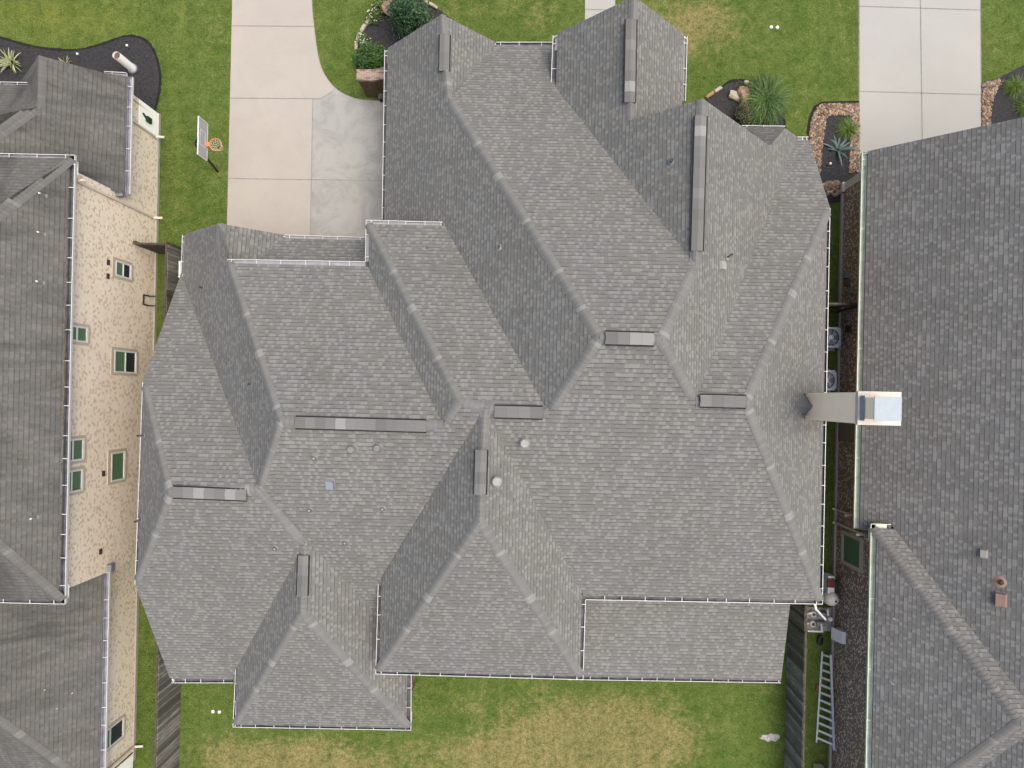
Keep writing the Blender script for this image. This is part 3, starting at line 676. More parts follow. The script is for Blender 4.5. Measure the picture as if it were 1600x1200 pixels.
bm=NB(); boxab(bm,sa0-.01,sa1+.02,sb0-.04,sb1+.04,10.9,10.93)
mk('metal_cap',bm,M['metal_blue'],chim)
bm=NB(); boxab(bm,sa0-.02,sa0+.02,sb0-.06,sb1+.06,10.16,10.42); mk('louvre',bm,M['slot'],chim)
# cricket above the chimney
bm=NB(); p0=AB(8.55,(cb0+cb1)/2,6.95); p1=AB(9.08,(cb0+cb1)/2,7.02); e1=AB(9.10,cb0-.02,6.2); e2=AB(9.10,cb1+.02,6.2); e3=AB(8.9,cb0-.02,6.45); e4=AB(8.9,cb1+.02,6.45)
quad(bm,[p0,e3,e1,p1]); quad(bm,[p1,e2,e4,p0]); mk('chimney_cricket',bm,M['cap_dark'],chim)
# downspout elbow by the back left corner of the upper floor
bm=NB()
tube(bm,[W(281,408,2.55),W(281,430,2.55)],.045,8); tube(bm,[W(280,432,2.55),W(284,440,.2)],.04,8); mk('downspout',bm,M['gutter'],house)
bm=NB(); tube(bm,[W(1273,943,5.2),W(1275,952,5.1),W(1290,968,2.0)],.04,8); mk('downspout',bm,M['pvc'],house)
# ================================================================= WINDOWS AND WALL THINGS
def window(house,a0,side,u0,u1,v0,v1,sash=True,frame='white',dk=True,sillw=0.,grid=None):
    um=(u0+u1)/2; vm=(v0+v1)/2
    z1=wallpt(a0,u0 if side>0 else u1,vm).z; z0=wallpt(a0,u1 if side>0 else u0,vm).z
    bA=toab(wallpt(a0,um,v0))[1]; bB=toab(wallpt(a0,um,v1))[1]; b1,b0=max(bA,bB),min(bA,bB)
    if z0>z1: z0,z1=z1,z0
    o=side; f=.06
    A=lambda t:(a0+o*t)
    def bx(bm,ta,tb,x0,x1,y0,y1,mi=0):
        q=sorted((A(ta),A(tb))); boxab(bm,q[0],q[1],x0,x1,y0,y1,mi)
    bm=NB()
    bx(bm,-.02,.03,b0,b0+f,z0,z1); bx(bm,-.02,.03,b1-f,b1,z0,z1); bx(bm,-.02,.03,b0+f,b1-f,z0,z0+f); bx(bm,-.02,.03,b0+f,b1-f,z1-f,z1)
    zm=(z0+z1)/2
    if sash: bx(bm,-.015,.028,b0+f,b1-f,zm-.025,zm+.025)
    wd=mk('window',bm,M[frame],house)
    bm=NB()
    if sash: bx(bm,-.01,.004,b0+f,b1-f,zm+.025,z1-f); mk('pane',bm,M['pane'],wd); bm=NB(); bx(bm,-.01,.002,b0+f,b1-f,z0+f,zm-.025); mk('pane',bm,M['pane_dk'] if dk else M['pane'],wd)
    else: bx(bm,-.01,.004,b0+f,b1-f,z0+f,z1-f); mk('pane',bm,M['pane'],wd)
    bm=NB(); g=.2   # brick surround
    bx(bm,-.03,.02,b0-.1,b0-.002,z0-.1,z1+g); bx(bm,-.03,.02,b1+.002,b1+.1,z0-.1,z1+g); bx(bm,-.03,.02,b0-.002,b1+.002,z1+.002,z1+g); bx(bm,-.03,.04,b0-.002,b1+.002,z0-.11,z0-.002)
    mk('surround',bm,M['sill'],wd)
    return wd
# ================================================================= LEFT HOUSE
hl=thing('tan_brick_house','two storey house at left with dark streaked shingles and a tan brick side wall','house',AB(-20,0,0))
aW=-16.03
def hab(a,b,z): return AB(a,b,z)
# front single storey wing A, main two storey B, rear wing C
aE=-15.56; kx=.95; ky=.57
bF=toab(W(197,114,2.8))[1]; 
LA={}
bB0=toab(W(60,241,5.65))[1]; bB1=toab(W(60,943,5.65))[1]; aB=toab(W(117,250,5.65))[0]
ew=2.13; zr=2.8+kx*ew; a_r=aE-ew
bT=toab(W(50,86,zr))[1]; bK=toab(W(52,166,zr))[1]
LA['t']=AB(a_r,bT,zr); LA['k']=AB(a_r,bK,zr); LA['er']=AB(aE,toab(W(197,120,2.8))[1],2.8); LA['ea']=W(165,114.5,3.26); LA['eb']=AB(aE,bB0-.48,2.8)
LA['ef']=AB(aE,bT,2.8)
# right slope runs on behind the ridge to the two storey wall
dk=5.2; LA['h']=AB(aE-dk,bK-(dk-ew)*kx/ky,2.8+kx*dk); LA['m']=AB(aE-dk,bB0-.48,2.8+kx*dk)
LA['v']=W(18,128,3.75); LA['l1']=W(22,122,3.75); LA['l2']=W(-260,120,3.75)
LA['l3']=AB(aE-dk-4,bK-(dk-ew)*kx/ky,2.8+kx*dk)
LA['t2']=AB(a_r-2.13,bT,2.8); LA['t3']=AB(a_r-2.13,toab(W(18,128,3.6))[1]-.3,2.8); LA['v2']=AB(a_r-1.3,toab(W(18,128,3.6))[1],zr-1.24); LA['l2']=AB(a_r-10,toab(LA['v2'])[1],zr-1.24)
LA['l3']=AB(a_r-10,bK-(dk-ew)*kx/ky,2.8+kx*dk)
# two storey block
kb=5.0; LB={}
LB['fr']=AB(aB,bB0,5.65); LB['br']=AB(aB,bB1,5.65); run=kx*kb/ky
LB['f2']=AB(aB-kb,bB0-run,5.65+kx*kb); LB['b2']=AB(aB-kb,bB1+run,5.65+kx*kb)
LB['fl']=AB(aB-14,bB0,5.65); LB['bl']=AB(aB-14,bB1,5.65); LB['f3']=AB(aB-14,bB0-run,5.65+kx*kb); LB['b3']=AB(aB-14,bB1+run,5.65+kx*kb)
aC=toab(W(168,1040,2.7))[0]; bC0=toab(W(175,884,2.7))[1]
bC1=toab(W(100,1200,3.62))[1]-.92/.58; kc=4.5
LB['cr']=AB(aC,bC0,2.7); LB['cb']=AB(aC,bC1,2.7); LB['c2']=AB(aC-kc,bC1+kx*kc/.58,2.7+kx*kc); LB['c3']=AB(aC-kc,bC0,2.7+kx*kc); LB['cbl']=AB(aC-12,bC1,2.7); LB['c2l']=AB(aC-12,bC1+kx*kc/.58,2.7+kx*kc)
LP={**LA,**LB}
lf=dict(AR=('x',-kx,['er','ea','t','k','h','m','eb']),AL=('x',kx,['t','t2','t3','v2','k']),AF=('y',-ky,['v2','l2','l3','h','k']),
 BR=('x',-kx,['fr','f2','b2','br']),BF=('y',-ky,['fr','fl','f3','f2']),BB=('y',ky,['br','b2','b3','bl']),BT=('y',.1,['f2','f3','b3','b2']),
 CR=('x',-kx,['cr','cb','c2','c3']),CB=('y',.58,['cb','cbl','c2l','c2']))
lg=[('er','eb',-EA,'l'),('fr','fl',-EB,'l'),('fr','br',-EA,'d'),('br','bl',EB,'d'),('cr','cb',-EA,'l'),('v2','l2',-EB,'l')]
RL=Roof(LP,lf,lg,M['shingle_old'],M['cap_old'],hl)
M['gutter_lav']=plain('dusty_lilac_trough',(.20,.20,.235),.7,var=.3,scale=3)
for a,b,n,t in lg: gutter(RL,LP[a],LP[b],n,[M['gutter'],M['gutter_in'] if t=='d' else M['gutter_lav']],step=.85)
for s in (('t','k'),('k','h'),('fr','f2'),('br','b2'),('cb','c2')): RL.caps([s],w=.15)
# short front return gutter of the wing
gutter(RL,W(163,111.5,2.85),W(197,113.5,2.85),-EB,[M['gutter'],M['gutter_lt']])
for u,v in ((70,305),(68,365),(66,441),(57,807)): RL.pipe(u+2,v+1,r=.026,hh=.30,mat='flash',tip='pvc',base=.06,cap=.03)
for u,v in ((70,1078),(113,1083),(89,1107)): RL.pipe(u,v,r=.012,hh=.05,mat='pvc',tip='pvc',base=.02,name='nail_head')
# walls
def wallbox(house,a0,a1,b0,b1,z0,z1,mat,name='wall'):
    bm=NB(); boxab(bm,a0,a1,b0,b1,z0,z1); return mk(name,bm,mat,house)
bWf=toab(W(243,179,0))[1]; bBf=bB0-.42
bm=NB()
boxab(bm,-30,aW-.004,bBf,bWf,0,2.72)                           # front wing
boxab(bm,-30,aW,toab(W(214,866,0.))[1]+.0,bBf-.002,0,5.60)   # two storey block
aCw=toab(W(214,1000,0))[0]
boxab(bm,-30,aCw,bC1+.4,toab(W(214,866,0))[1]-.002,0,2.66)
# wall triangle closing the front gable
mk('wall',bm,M['brick_tan'],hl)
bm=NB(); g=.05
quad(bm,[AB(aE-.35,bT-.3,2.75),AB(a_r,bT-.3,zr-.05),AB(a_r-1.4,bT-.3,zr-1.4),AB(a_r-1.4,bT-.3,0),AB(aE-.47,bT-.3,0)]); mk('gable_wall',bm,M['brick_tan'],hl)
fascia(RL,[(LP['er'],LP['eb'],-EA),(LP['t'],LP['ea'],-EB),(LP['t'],LP['t2'],-EB),(LP['fr'],LP['br'],-EA),(LP['fr'],LP['fl'],-EB),(LP['br'],LP['bl'],EB),(LP['cr'],LP['cb'],-EA)],M['white'])
# plinth line at the wall foot
bm=NB(); boxab(bm,aW,aW+.05,toab(W(230,866,0))[1],bWf,0,.14); boxab(bm,aCw,aCw+.05,bC1,toab(W(214,866,0))[1],0,.14); mk('foundation',bm,M['mortar'],hl)
window(hl,aW,1,180,204,410,434)
window(hl,aW,1,103,136,509,534,dk=False)
window(hl,aW,1,178,212,548,583)
window(hl,aW,1,96,130,686,721,dk=False)
window(hl,aW,1,94,128,735,770,dk=False)
window(hl,aW,1,173,194,706,751,sash=False)
window(hl,aCw,1,150,192,1137,1168)
for u,v in ((168.5,410),(168,431.5),(161,740),(156.5,862)):
    p=wallpt(aW,u,v); a,b=toab(p); bm=NB(); boxab(bm,aW,aW+.04,b-.10,b+.10,p.z-.07,p.z+.07); mk('wall_vent',bm,M['twig'],hl)
# white painted panel with dark tap at the front corner
p=wallpt(aW,217,175); b1=bWf-.02; b0=toab(wallpt(aW,240,214))[1]
bm=NB(); boxab(bm,aW+.003,aW+.03,b0,b1,.1,p.z); mk('painted_panel',bm,M['panel'],hl)
p=wallpt(aW,229,187); a,b=toab(p); bm=NB(); boxab(bm,aW,aW+.12,b-.11,b+.11,p.z-.2,p.z+.12); tube(bm,[p+EA*.06+Vector((0,0,.1)),p+EA*.06+EB*.12+Vector((0,0,.35))],.04); mk('wall_tap',bm,M['leaf_juniper'],hl)
# downspouts
def dspout(house,a0,u0,v0,u1,v1,mat,side=1,kick=.35):
    p=wallpt(a0,u0,v0); q=wallpt(a0,u1,v1); b=(toab(p)[1]+toab(q)[1])/2; n=EA*side
    bm=NB(); top=AB(a0+side*.05,b,p.z); bot=AB(a0+side*.05,b,max(.12,q.z)); beam(bm,top,bot,.085,.065,up=EB)
    beam(bm,bot+Vector((0,0,.02)),bot+n*kick+Vector((0,0,-.04)),.085,.06); beam(bm,top-n*0,top+n*.35+Vector((0,0,.12)),.08,.06)
    return mk('downspout',bm,mat,house)
dspout(hl,aW,197,184,241,213,M['stucco']); dspout(hl,aW,117,278,238,344,M['stucco']); dspout(hl,aCw,160,1203,211,1168,M['stucco'])
# white rear door panel
p=wallpt(aCw,211,1172); bm=NB(); boxab(bm,aCw+.003,aCw+.03,toab(p)[1]-1.4,toab(p)[1]-.05,.15,1.35); mk('painted_panel',bm,M['panel'],hl)
# grey flashing boots on the eaves ends
bm=NB(); q=W(183,297,2.95); a,b=toab(q); boxab(bm,a-.18,a+.20,b-.22,b+.22,2.72,2.95); mk('eave_return',bm,M['metal'],hl)
bm=NB(); q=W(162,889,2.95); a,b=toab(q); boxab(bm,a-.12,a+.30,b-.12,b+.16,2.72,2.98); mk('eave_return',bm,M['metal'],hl)
# ================================================================= RIGHT HOUSE
hr=thing('brown_brick_house','house at right with darker grey shingles, pale green gutters and dark brown brick','house',AB(17,0,0))
aR=13.03; aE=toab(W(1347,238,2.7))[0]; bR0=toab(W(1347,238,2.7))[1]; bRe=toab(W(1339,826,2.7))[1]
RP={}; dr=8.0
RP['e1']=AB(aE,bR0,2.7); RP['e2']=AB(aE,bRe,2.7); RP['r1']=AB(aE+dr,bR0,2.7+kx*dr)
aG=toab(W(1357,1000,3.6))[0]; bG=toab(W(1380,819,3.6))[1]; RP['g1']=AB(aG,bG,3.6)
aV=aE+(3.6-2.7)/kx; RP['g2']=AB(aV,bG,3.6)
# wing: front slope ky, left slope kx ; ridge height
zp=6.82; dw=(zp-3.6)/kx; rw=(zp-3.6)/.555
RP['p']=AB(aG+dw,bG-rw,zp); RP['v']=AB(aE+(zp-2.7)/kx,bG-rw,zp); RP['b1']=AB(aG,bG-2*rw,3.6); RP['b2']=AB(aV,bG-2*rw,3.6)
RP['r2']=AB(aE+dr,bG-rw,2.7+kx*dr); RP['r3']=AB(aE+dr,bG-2.4*rw,2.7+kx*dr); RP['b3']=AB(aV,bG-2.4*rw,3.6)
RP['f']=AB(aE+(3.1-2.7)/kx,bRe,3.1); RP['q']=AB(aV,bRe,3.6)
RP['d1']=AB(aE+2*dr,bR0,2.7); RP['d3']=AB(aE+2*dr,toab(RP['r3'])[1],2.7)
rf=dict(RD=('x',-.96,['r1','r2','r3','d3','d1']),RA=('x',.96,['e1','e2','q','g2','v','r2','r1']),RW=('x',.95,['g1','p','b1']),RFr=('y',-.555,['g1','g2','v','p']),RB=('y',.555,['p','v','b2','b1']),RC=('x',.95,['v','r2','r3','b3','b2']))
rg=[('e1','e2',EA,'m'),('g1','b1',EA,'m'),('g1','g2',-EB,'m')]
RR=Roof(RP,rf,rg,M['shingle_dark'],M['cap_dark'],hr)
for a,b,n,t in rg: gutter(RR,RP[a],RP[b],n,[M['mint'],M['mint_in']],step=2.3,wd=.17)
for s in (('g1','p'),('b1','p'),('p','v')): RR.caps([s],w=.15)
RR.boxvent(1538,865,.28,.20,.12,'vent_lt'); RR.boxvent(1565,937,.44,.30,.14,'vent_br'); RR.pipe(1562,909,r=.09,hh=.08,mat='vent_br',base=.22,tip='twig',cap=.09)
RR.pipe(1396,966,r=.02,hh=.1,mat='pvc',tip='pvc',base=.03); RR.pipe(1394,1068,r=.02,hh=.1,mat='pvc',tip='pvc',base=.03)
bRf=toab(W(1308,290,0))[1]
bm=NB(); boxab(bm,aR,aR+14.5,bRe+.35,bRf,0,2.66); boxab(bm,aR-.004,aR+3,-18,bRe+.348,0,3.5); boxab(bm,aR+3.004,aR+14.5,-18,bRe+.346,0,2.66); mk('wall',bm,M['brick_brown'],hr)
bm=NB()
# front gable wall under the rake
quad(bm,[AB(aR,bRf-.01,0),AB(aE+dr,bRf-.01,0),AB(aE+dr,bRf-.01,2.5+kx*dr),AB(aR,bRf-.01,2.9)]); mk('gable_wall',bm,M['brick_brown'],hr)
bm=NB(); boxab(bm,aR-.03,aR+.5,bRf-.28,bRf+.05,.0,2.68); boxab(bm,aR-.12,aR+.5,bRf-.32,bRf+.08,0,.25); mk('corner_column',bm,M['stucco'],hr)
bm=NB(); boxab(bm,aR-.09,aR,-18,bRf-.33,0,.13); mk('foundation',bm,M['mortar'],hr)
bm=NB(); boxab(bm,aR-.03,aR-.005,toab(W(1315,690,1))[1],toab(W(1315,612,1))[1],.15,2.6); mk('stucco_panel',bm,M['stucco_dk'],hr)
fascia(RR,[(RP['e1'],RP['e2'],EA),(RP['e1'],RP['r1'],-EB),(RP['g1'],RP['b1'],EA),(RP['g1'],RP['g2'],-EB)],M['mint'])
window(hr,aR-.004,-1,1317,1345,838,884,sash=False,frame='sill')
dspout(hr,aR,1334,804,1301,794,M['stucco'],-1,.12); dspout(hr,aR,1352,836,1301,813,M['stucco'],-1,.1)
for u,v,mt in ((1324,430,'metal'),(1325,442,'rust'),(1331,454,'metal'),(1326,496,'metal'),(1328,514,'twig')):
    p=wallpt(aR,u,v); a,b=toab(p); bm=NB(); boxab(bm,aR-.12,aR,b-.13,b+.13,p.z-.16,p.z+.16); boxab(bm,aR-.13,aR-.12,b-.10,b+.10,p.z-.13,p.z+.13); mk('meter_box',bm,M[mt],hr)
# ================================================================= FENCES
def fence(name,p,q,label,cat='fence',h=1.8,posts=True,side=None,group=None,mat='wood'):
    p=Vector(p);q=Vector(q); d=(q-p); L=d.length; d.normalize(); n=Vector((-d.y,d.x,0))
    t=thing(name,label,cat,(p+q)/2,group); bm=NB(); x=0; rnd=random.Random(int(L*10)); l=bm.loops.layers.uv.verify(); off=n*.05
    i=0
    while x<L-.05:
        w=.130; hh=h+rnd.uniform(-.02,.02); A=p+d*x+off*(1); B=p+d*(x+w)+off; th=n*.018
        vs0=len(bm.faces)
        b4=[A,B,B+th,A+th]; hexa(bm,[k+Vector((0,0,.03)) for k in b4]+[k+Vector((0,0,hh)) for k in b4]); bm.faces.ensure_lookup_table()
        for f in bm.faces[vs0:]:
            for lp in f.loops: lp[l].uv=(i*.145+.07+(lp.vert.co-A).dot(d)*.3,lp.vert.co.z+i*3.1)
        x+=.150; i+=1
    mk('board_panel',bm,M[mat],t)
    for z in (.35,1.5):
        bm=NB(); beam(bm,p+Vector((0,0,z)),q+Vector((0,0,z)),.05,.09); mk('rail',bm,M['wood_dk'],t)
    bm=NB(); beam(bm,p+off*.3+Vector((0,0,h+.03)),q+off*.3+Vector((0,0,h+.03)),.07,.03); mk('top_cap',bm,M['wood_dk'],t)
    k=max(1,round(L/2.4))
    for j in range(k+1):
        r=p+d*(L*j/k)-n*.06; bm=NB(); beam(bm,r,r+Vector((0,0,h-.05)),.09,.09,up=d); mk('post',bm,M['wood_dk'],t)
    return t
fa=-14.66
fence('wooden_fence',AB(fa,5.75,0),AB(fa,-19,0),'long weathered grey board fence between the tan brick house and the middle house')
fence('wooden_fence',AB(fa-.08,5.78,0),AB(aW+.06,5.78,0),'short dark board fence joining the tan brick wall to the long left fence',mat='wood_dk')
fb=11.15
fence('wooden_fence',AB(fb,-19,0),AB(fb,3.9,0),'long weathered grey board fence left of the ladder, beside the middle house')
fence('wooden_fence',AB(fb+.1,3.95,0),AB(aR-.12,3.95,0),'short dark fence crossing the narrow gap above the air conditioners',mat='wood_dk')
# ================================================================= GAP THINGS
def ac(u,v,label):
    s=.42; p=W(u,v,.86); a,b=toab(p); t=thing('air_conditioner',label,'air conditioner',AB(a,b,.0),'air conditioners beside the brown brick wall')
    bm=NB(); boxab(bm,a-s,a+s,b-s,b+s,.06,.82)
    bmesh.ops.bevel(bm,geom=[e for e in bm.edges if abs((e.verts[0].co-e.verts[1].co).z)>.5],offset=.08,segments=3,affect='EDGES')
    for k in range(9): boxab(bm,a-s-.006,a+s+.006,b-s+.1,b+s-.1,.12+k*.07,.145+k*.07)
    mk('casing',bm,M['ac'],t)
    c=AB(a,b,0); bm=NB(); lathe(bm,c,[(.36,.82),(.35,.826),(.02,.826)],24); mk('fan_well',bm,M['ac_dk'],t)
    bm=NB()
    for k in range(4):
        an=k*math.pi/2+.4; d1=Vector((math.cos(an),math.sin(an),0)); d2=Vector((math.cos(an+.7),math.sin(an+.7),0))
        quad(bm,[c+d1*.05+Vector((0,0,.83)),c+d1*.3+Vector((0,0,.83)),c+d2*.3+Vector((0,0,.84)),c+d2*.05+Vector((0,0,.84))])
    mk('fan_blade',bm,M['metal'],t)
    bm=NB()
    for r in (.10,.18,.26,.34):
        pts=[c+Vector((r*math.cos(x*.3142),r*math.sin(x*.3142),.85)) for x in range(21)]; tube(bm,pts,.006,4,cap=False)
    for k in range(12):
        an=k*math.pi/6; beam(bm,c+Vector((.02*math.cos(an),.02*math.sin(an),.85)),c+Vector((.36*math.cos(an),.36*math.sin(an),.85)),.008,.008)
    lathe(bm,c,[(.09,.845),(.09,.87),(.02,.875)],14); mk('fan_guard',bm,M['ac'],t)
    bm=NB(); boxab(bm,a-.5,a+.5,b-.5,b+.5,0.02,.06); mk('pad',bm,M['mortar'],t)
ac(1299,527,'air conditioner nearest the cross fence, its fan fully in view in the right gap')
ac(1292,594,'air conditioner half hidden by the eave just above the chimney in the right gap')
# filter tank
p=W(1304,939,1.15); a,b=toab(p); c=Vector((p.x,p.y,0))
t=thing('filter_tank','beige pool filter tank with domed lid beside the brown brick wall','tank',c)
bm=NB(); lathe(bm,c,[(.20,0),(.27,.04),(.29,.2),(.29,.86),(.26,.98),(.20,1.07),(.12,1.13),(.04,1.15)],28); mk('tank_body',bm,M['tank'],t,smooth=True)
bm=NB(); lathe(bm,c,[(.30,.60),(.305,.62),(.305,.66),(.30,.68)],28); mk('clamp_band',bm,M['metal'],t)
bm=NB(); lathe(bm,c+Vector((.05,-.02,0)),[(.035,1.12),(.035,1.20),(.02,1.21)],10); mk('pressure_gauge',bm,M['black'],t)
def pump(u,v,label,flip=1):
    c=W(u,v,.3); a,b=toab(c); t=thing('pool_pump',label,'pump',AB(a,b,0),'pool pumps below the filter tank')
    bm=NB(); tube(bm,[AB(a-.05,b,.22),AB(a+.34,b,.22)],.10,14); boxab(bm,a-.1,a+.36,b-.12,b+.12,.0,.07); mk('motor',bm,M['metal'],t,smooth=False)
    bm=NB(); lathe(bm,AB(a-.22,b,0),[(.12,.02),(.13,.1),(.13,.32),(.10,.36),(.02,.37)],18); mk('strainer_pot',bm,M['tank'],t)
    bm=NB(); lathe(bm,AB(a-.22,b,0),[(.075,.37),(.07,.385),(.02,.386)],14); mk('strainer_lid',bm,M['ac_dk'],t)
    bm=NB(); tube(bm,[AB(a-.36,b,.25),AB(a-.58,b,.25)],.035,10); mk('inlet_pipe',bm,M['pvc'],t)
    return t
pump(1279,960,'pool pump nearer the filter tank, ringed by white pipes'); pump(1278,975,'pool pump farther from the filter tank, above the white pipe corner')
t=thing('pipework','white pool pipes bent around the two pumps in the right gap','pipes',W(1275,975))
bm=NB(); tube(bm,[W(1262,986,.25),W(1286,987,.3)],.04,10); tube(bm,[W(1284,987,.3),W(1283,975,.3)],.04,10); mk('lower_pipe',bm,M['pvc'],t)
bm=NB(); tube(bm,[W(1294,962,.5),W(1293,952,.5)],.04,10); tube(bm,[W(1263,958,.4),W(1268,958,.4)],.04,10); lathe(bm,W(1290,962,0),[(.09,.3),(.09,.5),(.05,.52)],12); mk('upper_pipe',bm,M['pvc'],t)
bm=NB(); a,b=toab(W(1276,967)); boxab(bm,a-.55,a+.6,b-.5,b+.5,.012,.05); tag(mk('equipment_pad',bm,M['mortar'],loc=AB(a,b,0)),'small grey concrete pad under the two pool pumps','pad')
bm=NB(); q=W(1302,912,.9); a,b=toab(q); boxab(bm,a-.22,a+.05,b-.42,b+.30,.3,.9); boxab(bm,a-.2,a+.25,b-.38,b+.1,.0,.86,1); boxab(bm,a-.26,a+.02,b-.15,b+.22,.9,.96,2)
t=mk('storage_tote',bm,[M['white'],M['black'],M['red']],loc=AB(a,b,0)); tag(t,'black and white cleaning kit heaped just above the beige filter tank','tote')
# control box on the brown wall
t=thing('control_box','white pool control box leaning out from the brown brick wall','control box',AB(aR,toab(wallpt(aR,1310,993))[1],0))
bm=NB(); q=wallpt(aR-.15,1311,993); b=toab(q)[1]; boxab(bm,aR-.12,aR-.01,b-.24,b+.24,q.z-.30,q.z+.30); mk('box_body',bm,M['white'],t)
bm=NB(); hexa(bm,[AB(aR-.34,b-.25,q.z-.30),AB(aR-.30,b-.25,q.z-.30),AB(aR-.30,b+.25,q.z-.30),AB(aR-.34,b+.25,q.z-.30),AB(aR-.15,b-.25,q.z+.30),AB(aR-.12,b-.25,q.z+.30),AB(aR-.12,b+.25,q.z+.30),AB(aR-.15,b+.25,q.z+.30)]); mk('box_door',bm,M['pvc'],t)
bm=NB(); tube(bm,[AB(aR-.06,b,q.z-.28),AB(aR-.06,b,.05)],.025,8); mk('conduit',bm,M['metal'],t)
# coiled dark hose
t=thing('garden_hose','black hose coiled on the dark grass below the pool pumps','hose',W(1281,1000))
bm=NB(); c=W(1281,1000,.06); tube(bm,[c+Vector(((.11+.012*math.sin(k))*math.cos(k*.5),(.19+.02*math.cos(k*1.7))*math.sin(k*.5),.01*k/5)) for k in range(48)],.028,6); mk('hose_coil',bm,M['black'],t)
# ladder
t=thing('ladder','aluminium ladder lying on its side against the brown brick wall','ladder',W(1290,1090))
l0,l1=W(1284.5,1018,.05),W(1275.5,1160,.05); r0,r1=W(1298,1023,.42),W(1303,1172,.42)
for p0,p1,w in ((l0,l1,.07),(r0,r1,.085)):
    bm=NB(); beam(bm,p0,p1,w,.05); beam(bm,p0+Vector((.0,0,-.05)),p1+Vector((.0,0,-.05)),w*.5,.06); mk('rail',bm,M['alu'],t)
for k in range(12):
    f=(k+.35)/12; bm=NB(); beam(bm,l0.lerp(l1,f),r0.lerp(r1,f),.085,.03); mk('rung',bm,M['alu'],t)
bm=NB(); a,b=toab(W(1278,1075,.1)); boxab(bm,a-.06,a+.06,b-.13,b+.13,.0,.08); tag(mk('loose_brick',bm,M['rust'],loc=AB(a,b,0)),'single loose red brick on the dark grass left of the ladder','brick')
t=thing('storage_crate','beige crate at the bottom edge below the ladder','crate',W(1288,1203))
bm=NB(); a,b=toab(W(1288,1206,.4)); boxab(bm,a-.3,a+.05,b-.3,b+.12,0,.4); mk('crate_body',bm,M['tank'],t); bm=NB(); boxab(bm,a-.32,a+.07,b-.32,b+.14,.4,.43); mk('crate_lid',bm,M['stucco'],t)
# bracket on the tan wall (hose hanger)
t=thing('hose_hanger','dark metal hose hanger fixed low on the tan brick wall','hanger',AB(aW,toab(W(225,470))[1],0))
q0=wallpt(aW,233,463); b0=toab(q0)[1]; q1=wallpt(aW,233,478); b1=toab(q1)[1]
for bb in (b0,b1): bm=NB(); beam(bm,AB(aW,bb,.55),AB(aW+.28,bb,.55),.05,.05); mk('arm',bm,M['black'],t)
bm=NB(); beam(bm,AB(aW+.02,b0,.95),AB(aW+.02,b1,.95),.05,.05); beam(bm,AB(aW+.02,b0,.95),AB(aW+.02,b0,.5),.05,.05,up=EB); beam(bm,AB(aW+.02,b1,.95),AB(aW+.02,b1,.5),.05,.05,up=EB); mk('frame',bm,M['black'],t)
# ================================================================= BASKETBALL HOOP
t=thing('basketball_hoop','basketball hoop with grey backboard and orange rim beside the left driveway','basketball hoop',W(337,265))
bx=W(317,217,2.75)   # board centre
a,b=toab(bx); a=toab(W(324,230,2.4))[0]
bm=NB(); boxab(bm,a-.03,a,b-.72,b+.72,2.40,3.12); mk('backboard',bm,M['board'],t)
bm=NB()
for x0,x1,z0,z1 in ((b-.73,b+.73,3.11,3.13),(b-.73,b+.73,2.39,2.41),(b-.73,b-.71,2.41,3.11),(b+.71,b+.73,2.41,3.11)): boxab(bm,a-.035,a+.006,x0,x1,z0,z1)
for x0,x1,z0,z1 in ((b-.30,b+.30,2.98,3.0),(b-.30,b+.30,2.58,2.60),(b-.30,b-.28,2.60,2.98),(b+.28,b+.30,2.60,2.98)): boxab(bm,a,a+.004,x0,x1,z0,z1)
mk('board_frame',bm,M['white'],t)
rc=AB(a+.37,b-.12,2.52); bm=NB(); tube(bm,[rc+Vector((.235*math.cos(k*.2618),.235*math.sin(k*.2618),0)) for k in range(25)],.014,6,cap=False); boxab(bm,a,a+.15,b-.20,b-.04,2.46,2.54); mk('rim',bm,M['orange'],t)
bm=NB()
for k in range(12):
    for sg in (-1,1):
        pts=[]
        for j in range(5):
            an=(k+sg*j*.5)*math.pi/6; r=.232-.03*j; pts.append(rc+Vector((r*math.cos(an),r*math.sin(an),-.1*j)))
        tube(bm,pts,.006,4,cap=False)
mk('net',bm,M['net'],t)
pb=W(340,268,0); pt=AB(a-.42,b-.1,2.55)
bm=NB(); tube(bm,[pb,pb.lerp(pt,.5),pt],.05,10); mk('pole',bm,M['black'],t)
bm=NB()
for z0,z1 in ((2.5,2.6),(2.5,2.95)):
    for s in (-.12,.12): beam(bm,pt+EB*s*.4+Vector((0,0,z0-2.55)),AB(a-.03,b-.1+s*1.6,z1),.055,.05)
mk('support_arm',bm,M['black'],t)
# ================================================================= CLEANOUTS, PIPE, WEED
def disc(bm,c,r,h,mi=0): lathe(bm,c,[(r,0),(r,h),(r*.8,h+.012)],16,mi)
for (us,lab,g) in ((((1205,42.5),(1214.5,43)),'front','pair of white cleanout caps in the front lawn'),(((333,1111.5),(343,1112)),'back','pair of white cleanout caps in the back lawn')):
    for i,(u,v) in enumerate(us):
        c=W(u,v,0); bm=NB(); disc(bm,c,.07,.03); disc(bm,c+Vector((0,0,.03)),.025,.02)
        o=mk('cleanout_cap',bm,M['white'],loc=c); tag(o,('left' if i==0 else 'right')+(' one of the two round white caps set in the front lawn' if lab=='front' else ' one of the two round white caps set in the back lawn'),'drain cap',g)
c=W(207,107,0); t=thing('standpipe','stout white pipe with rusty brown top standing in the black mulch','pipe',c)
bm=NB(); tube(bm,[c,c+Vector((0,0,1.12))],.165,22,cap=False); tube(bm,[c+Vector((0,0,1.12)),c+Vector((0,0,0.9))],.14,22,cap=False); lathe(bm,c,[(.13,1.12),(.112,1.12)],20) if False else None; mk('pipe_shell',bm,M['panel'],t,smooth=True)
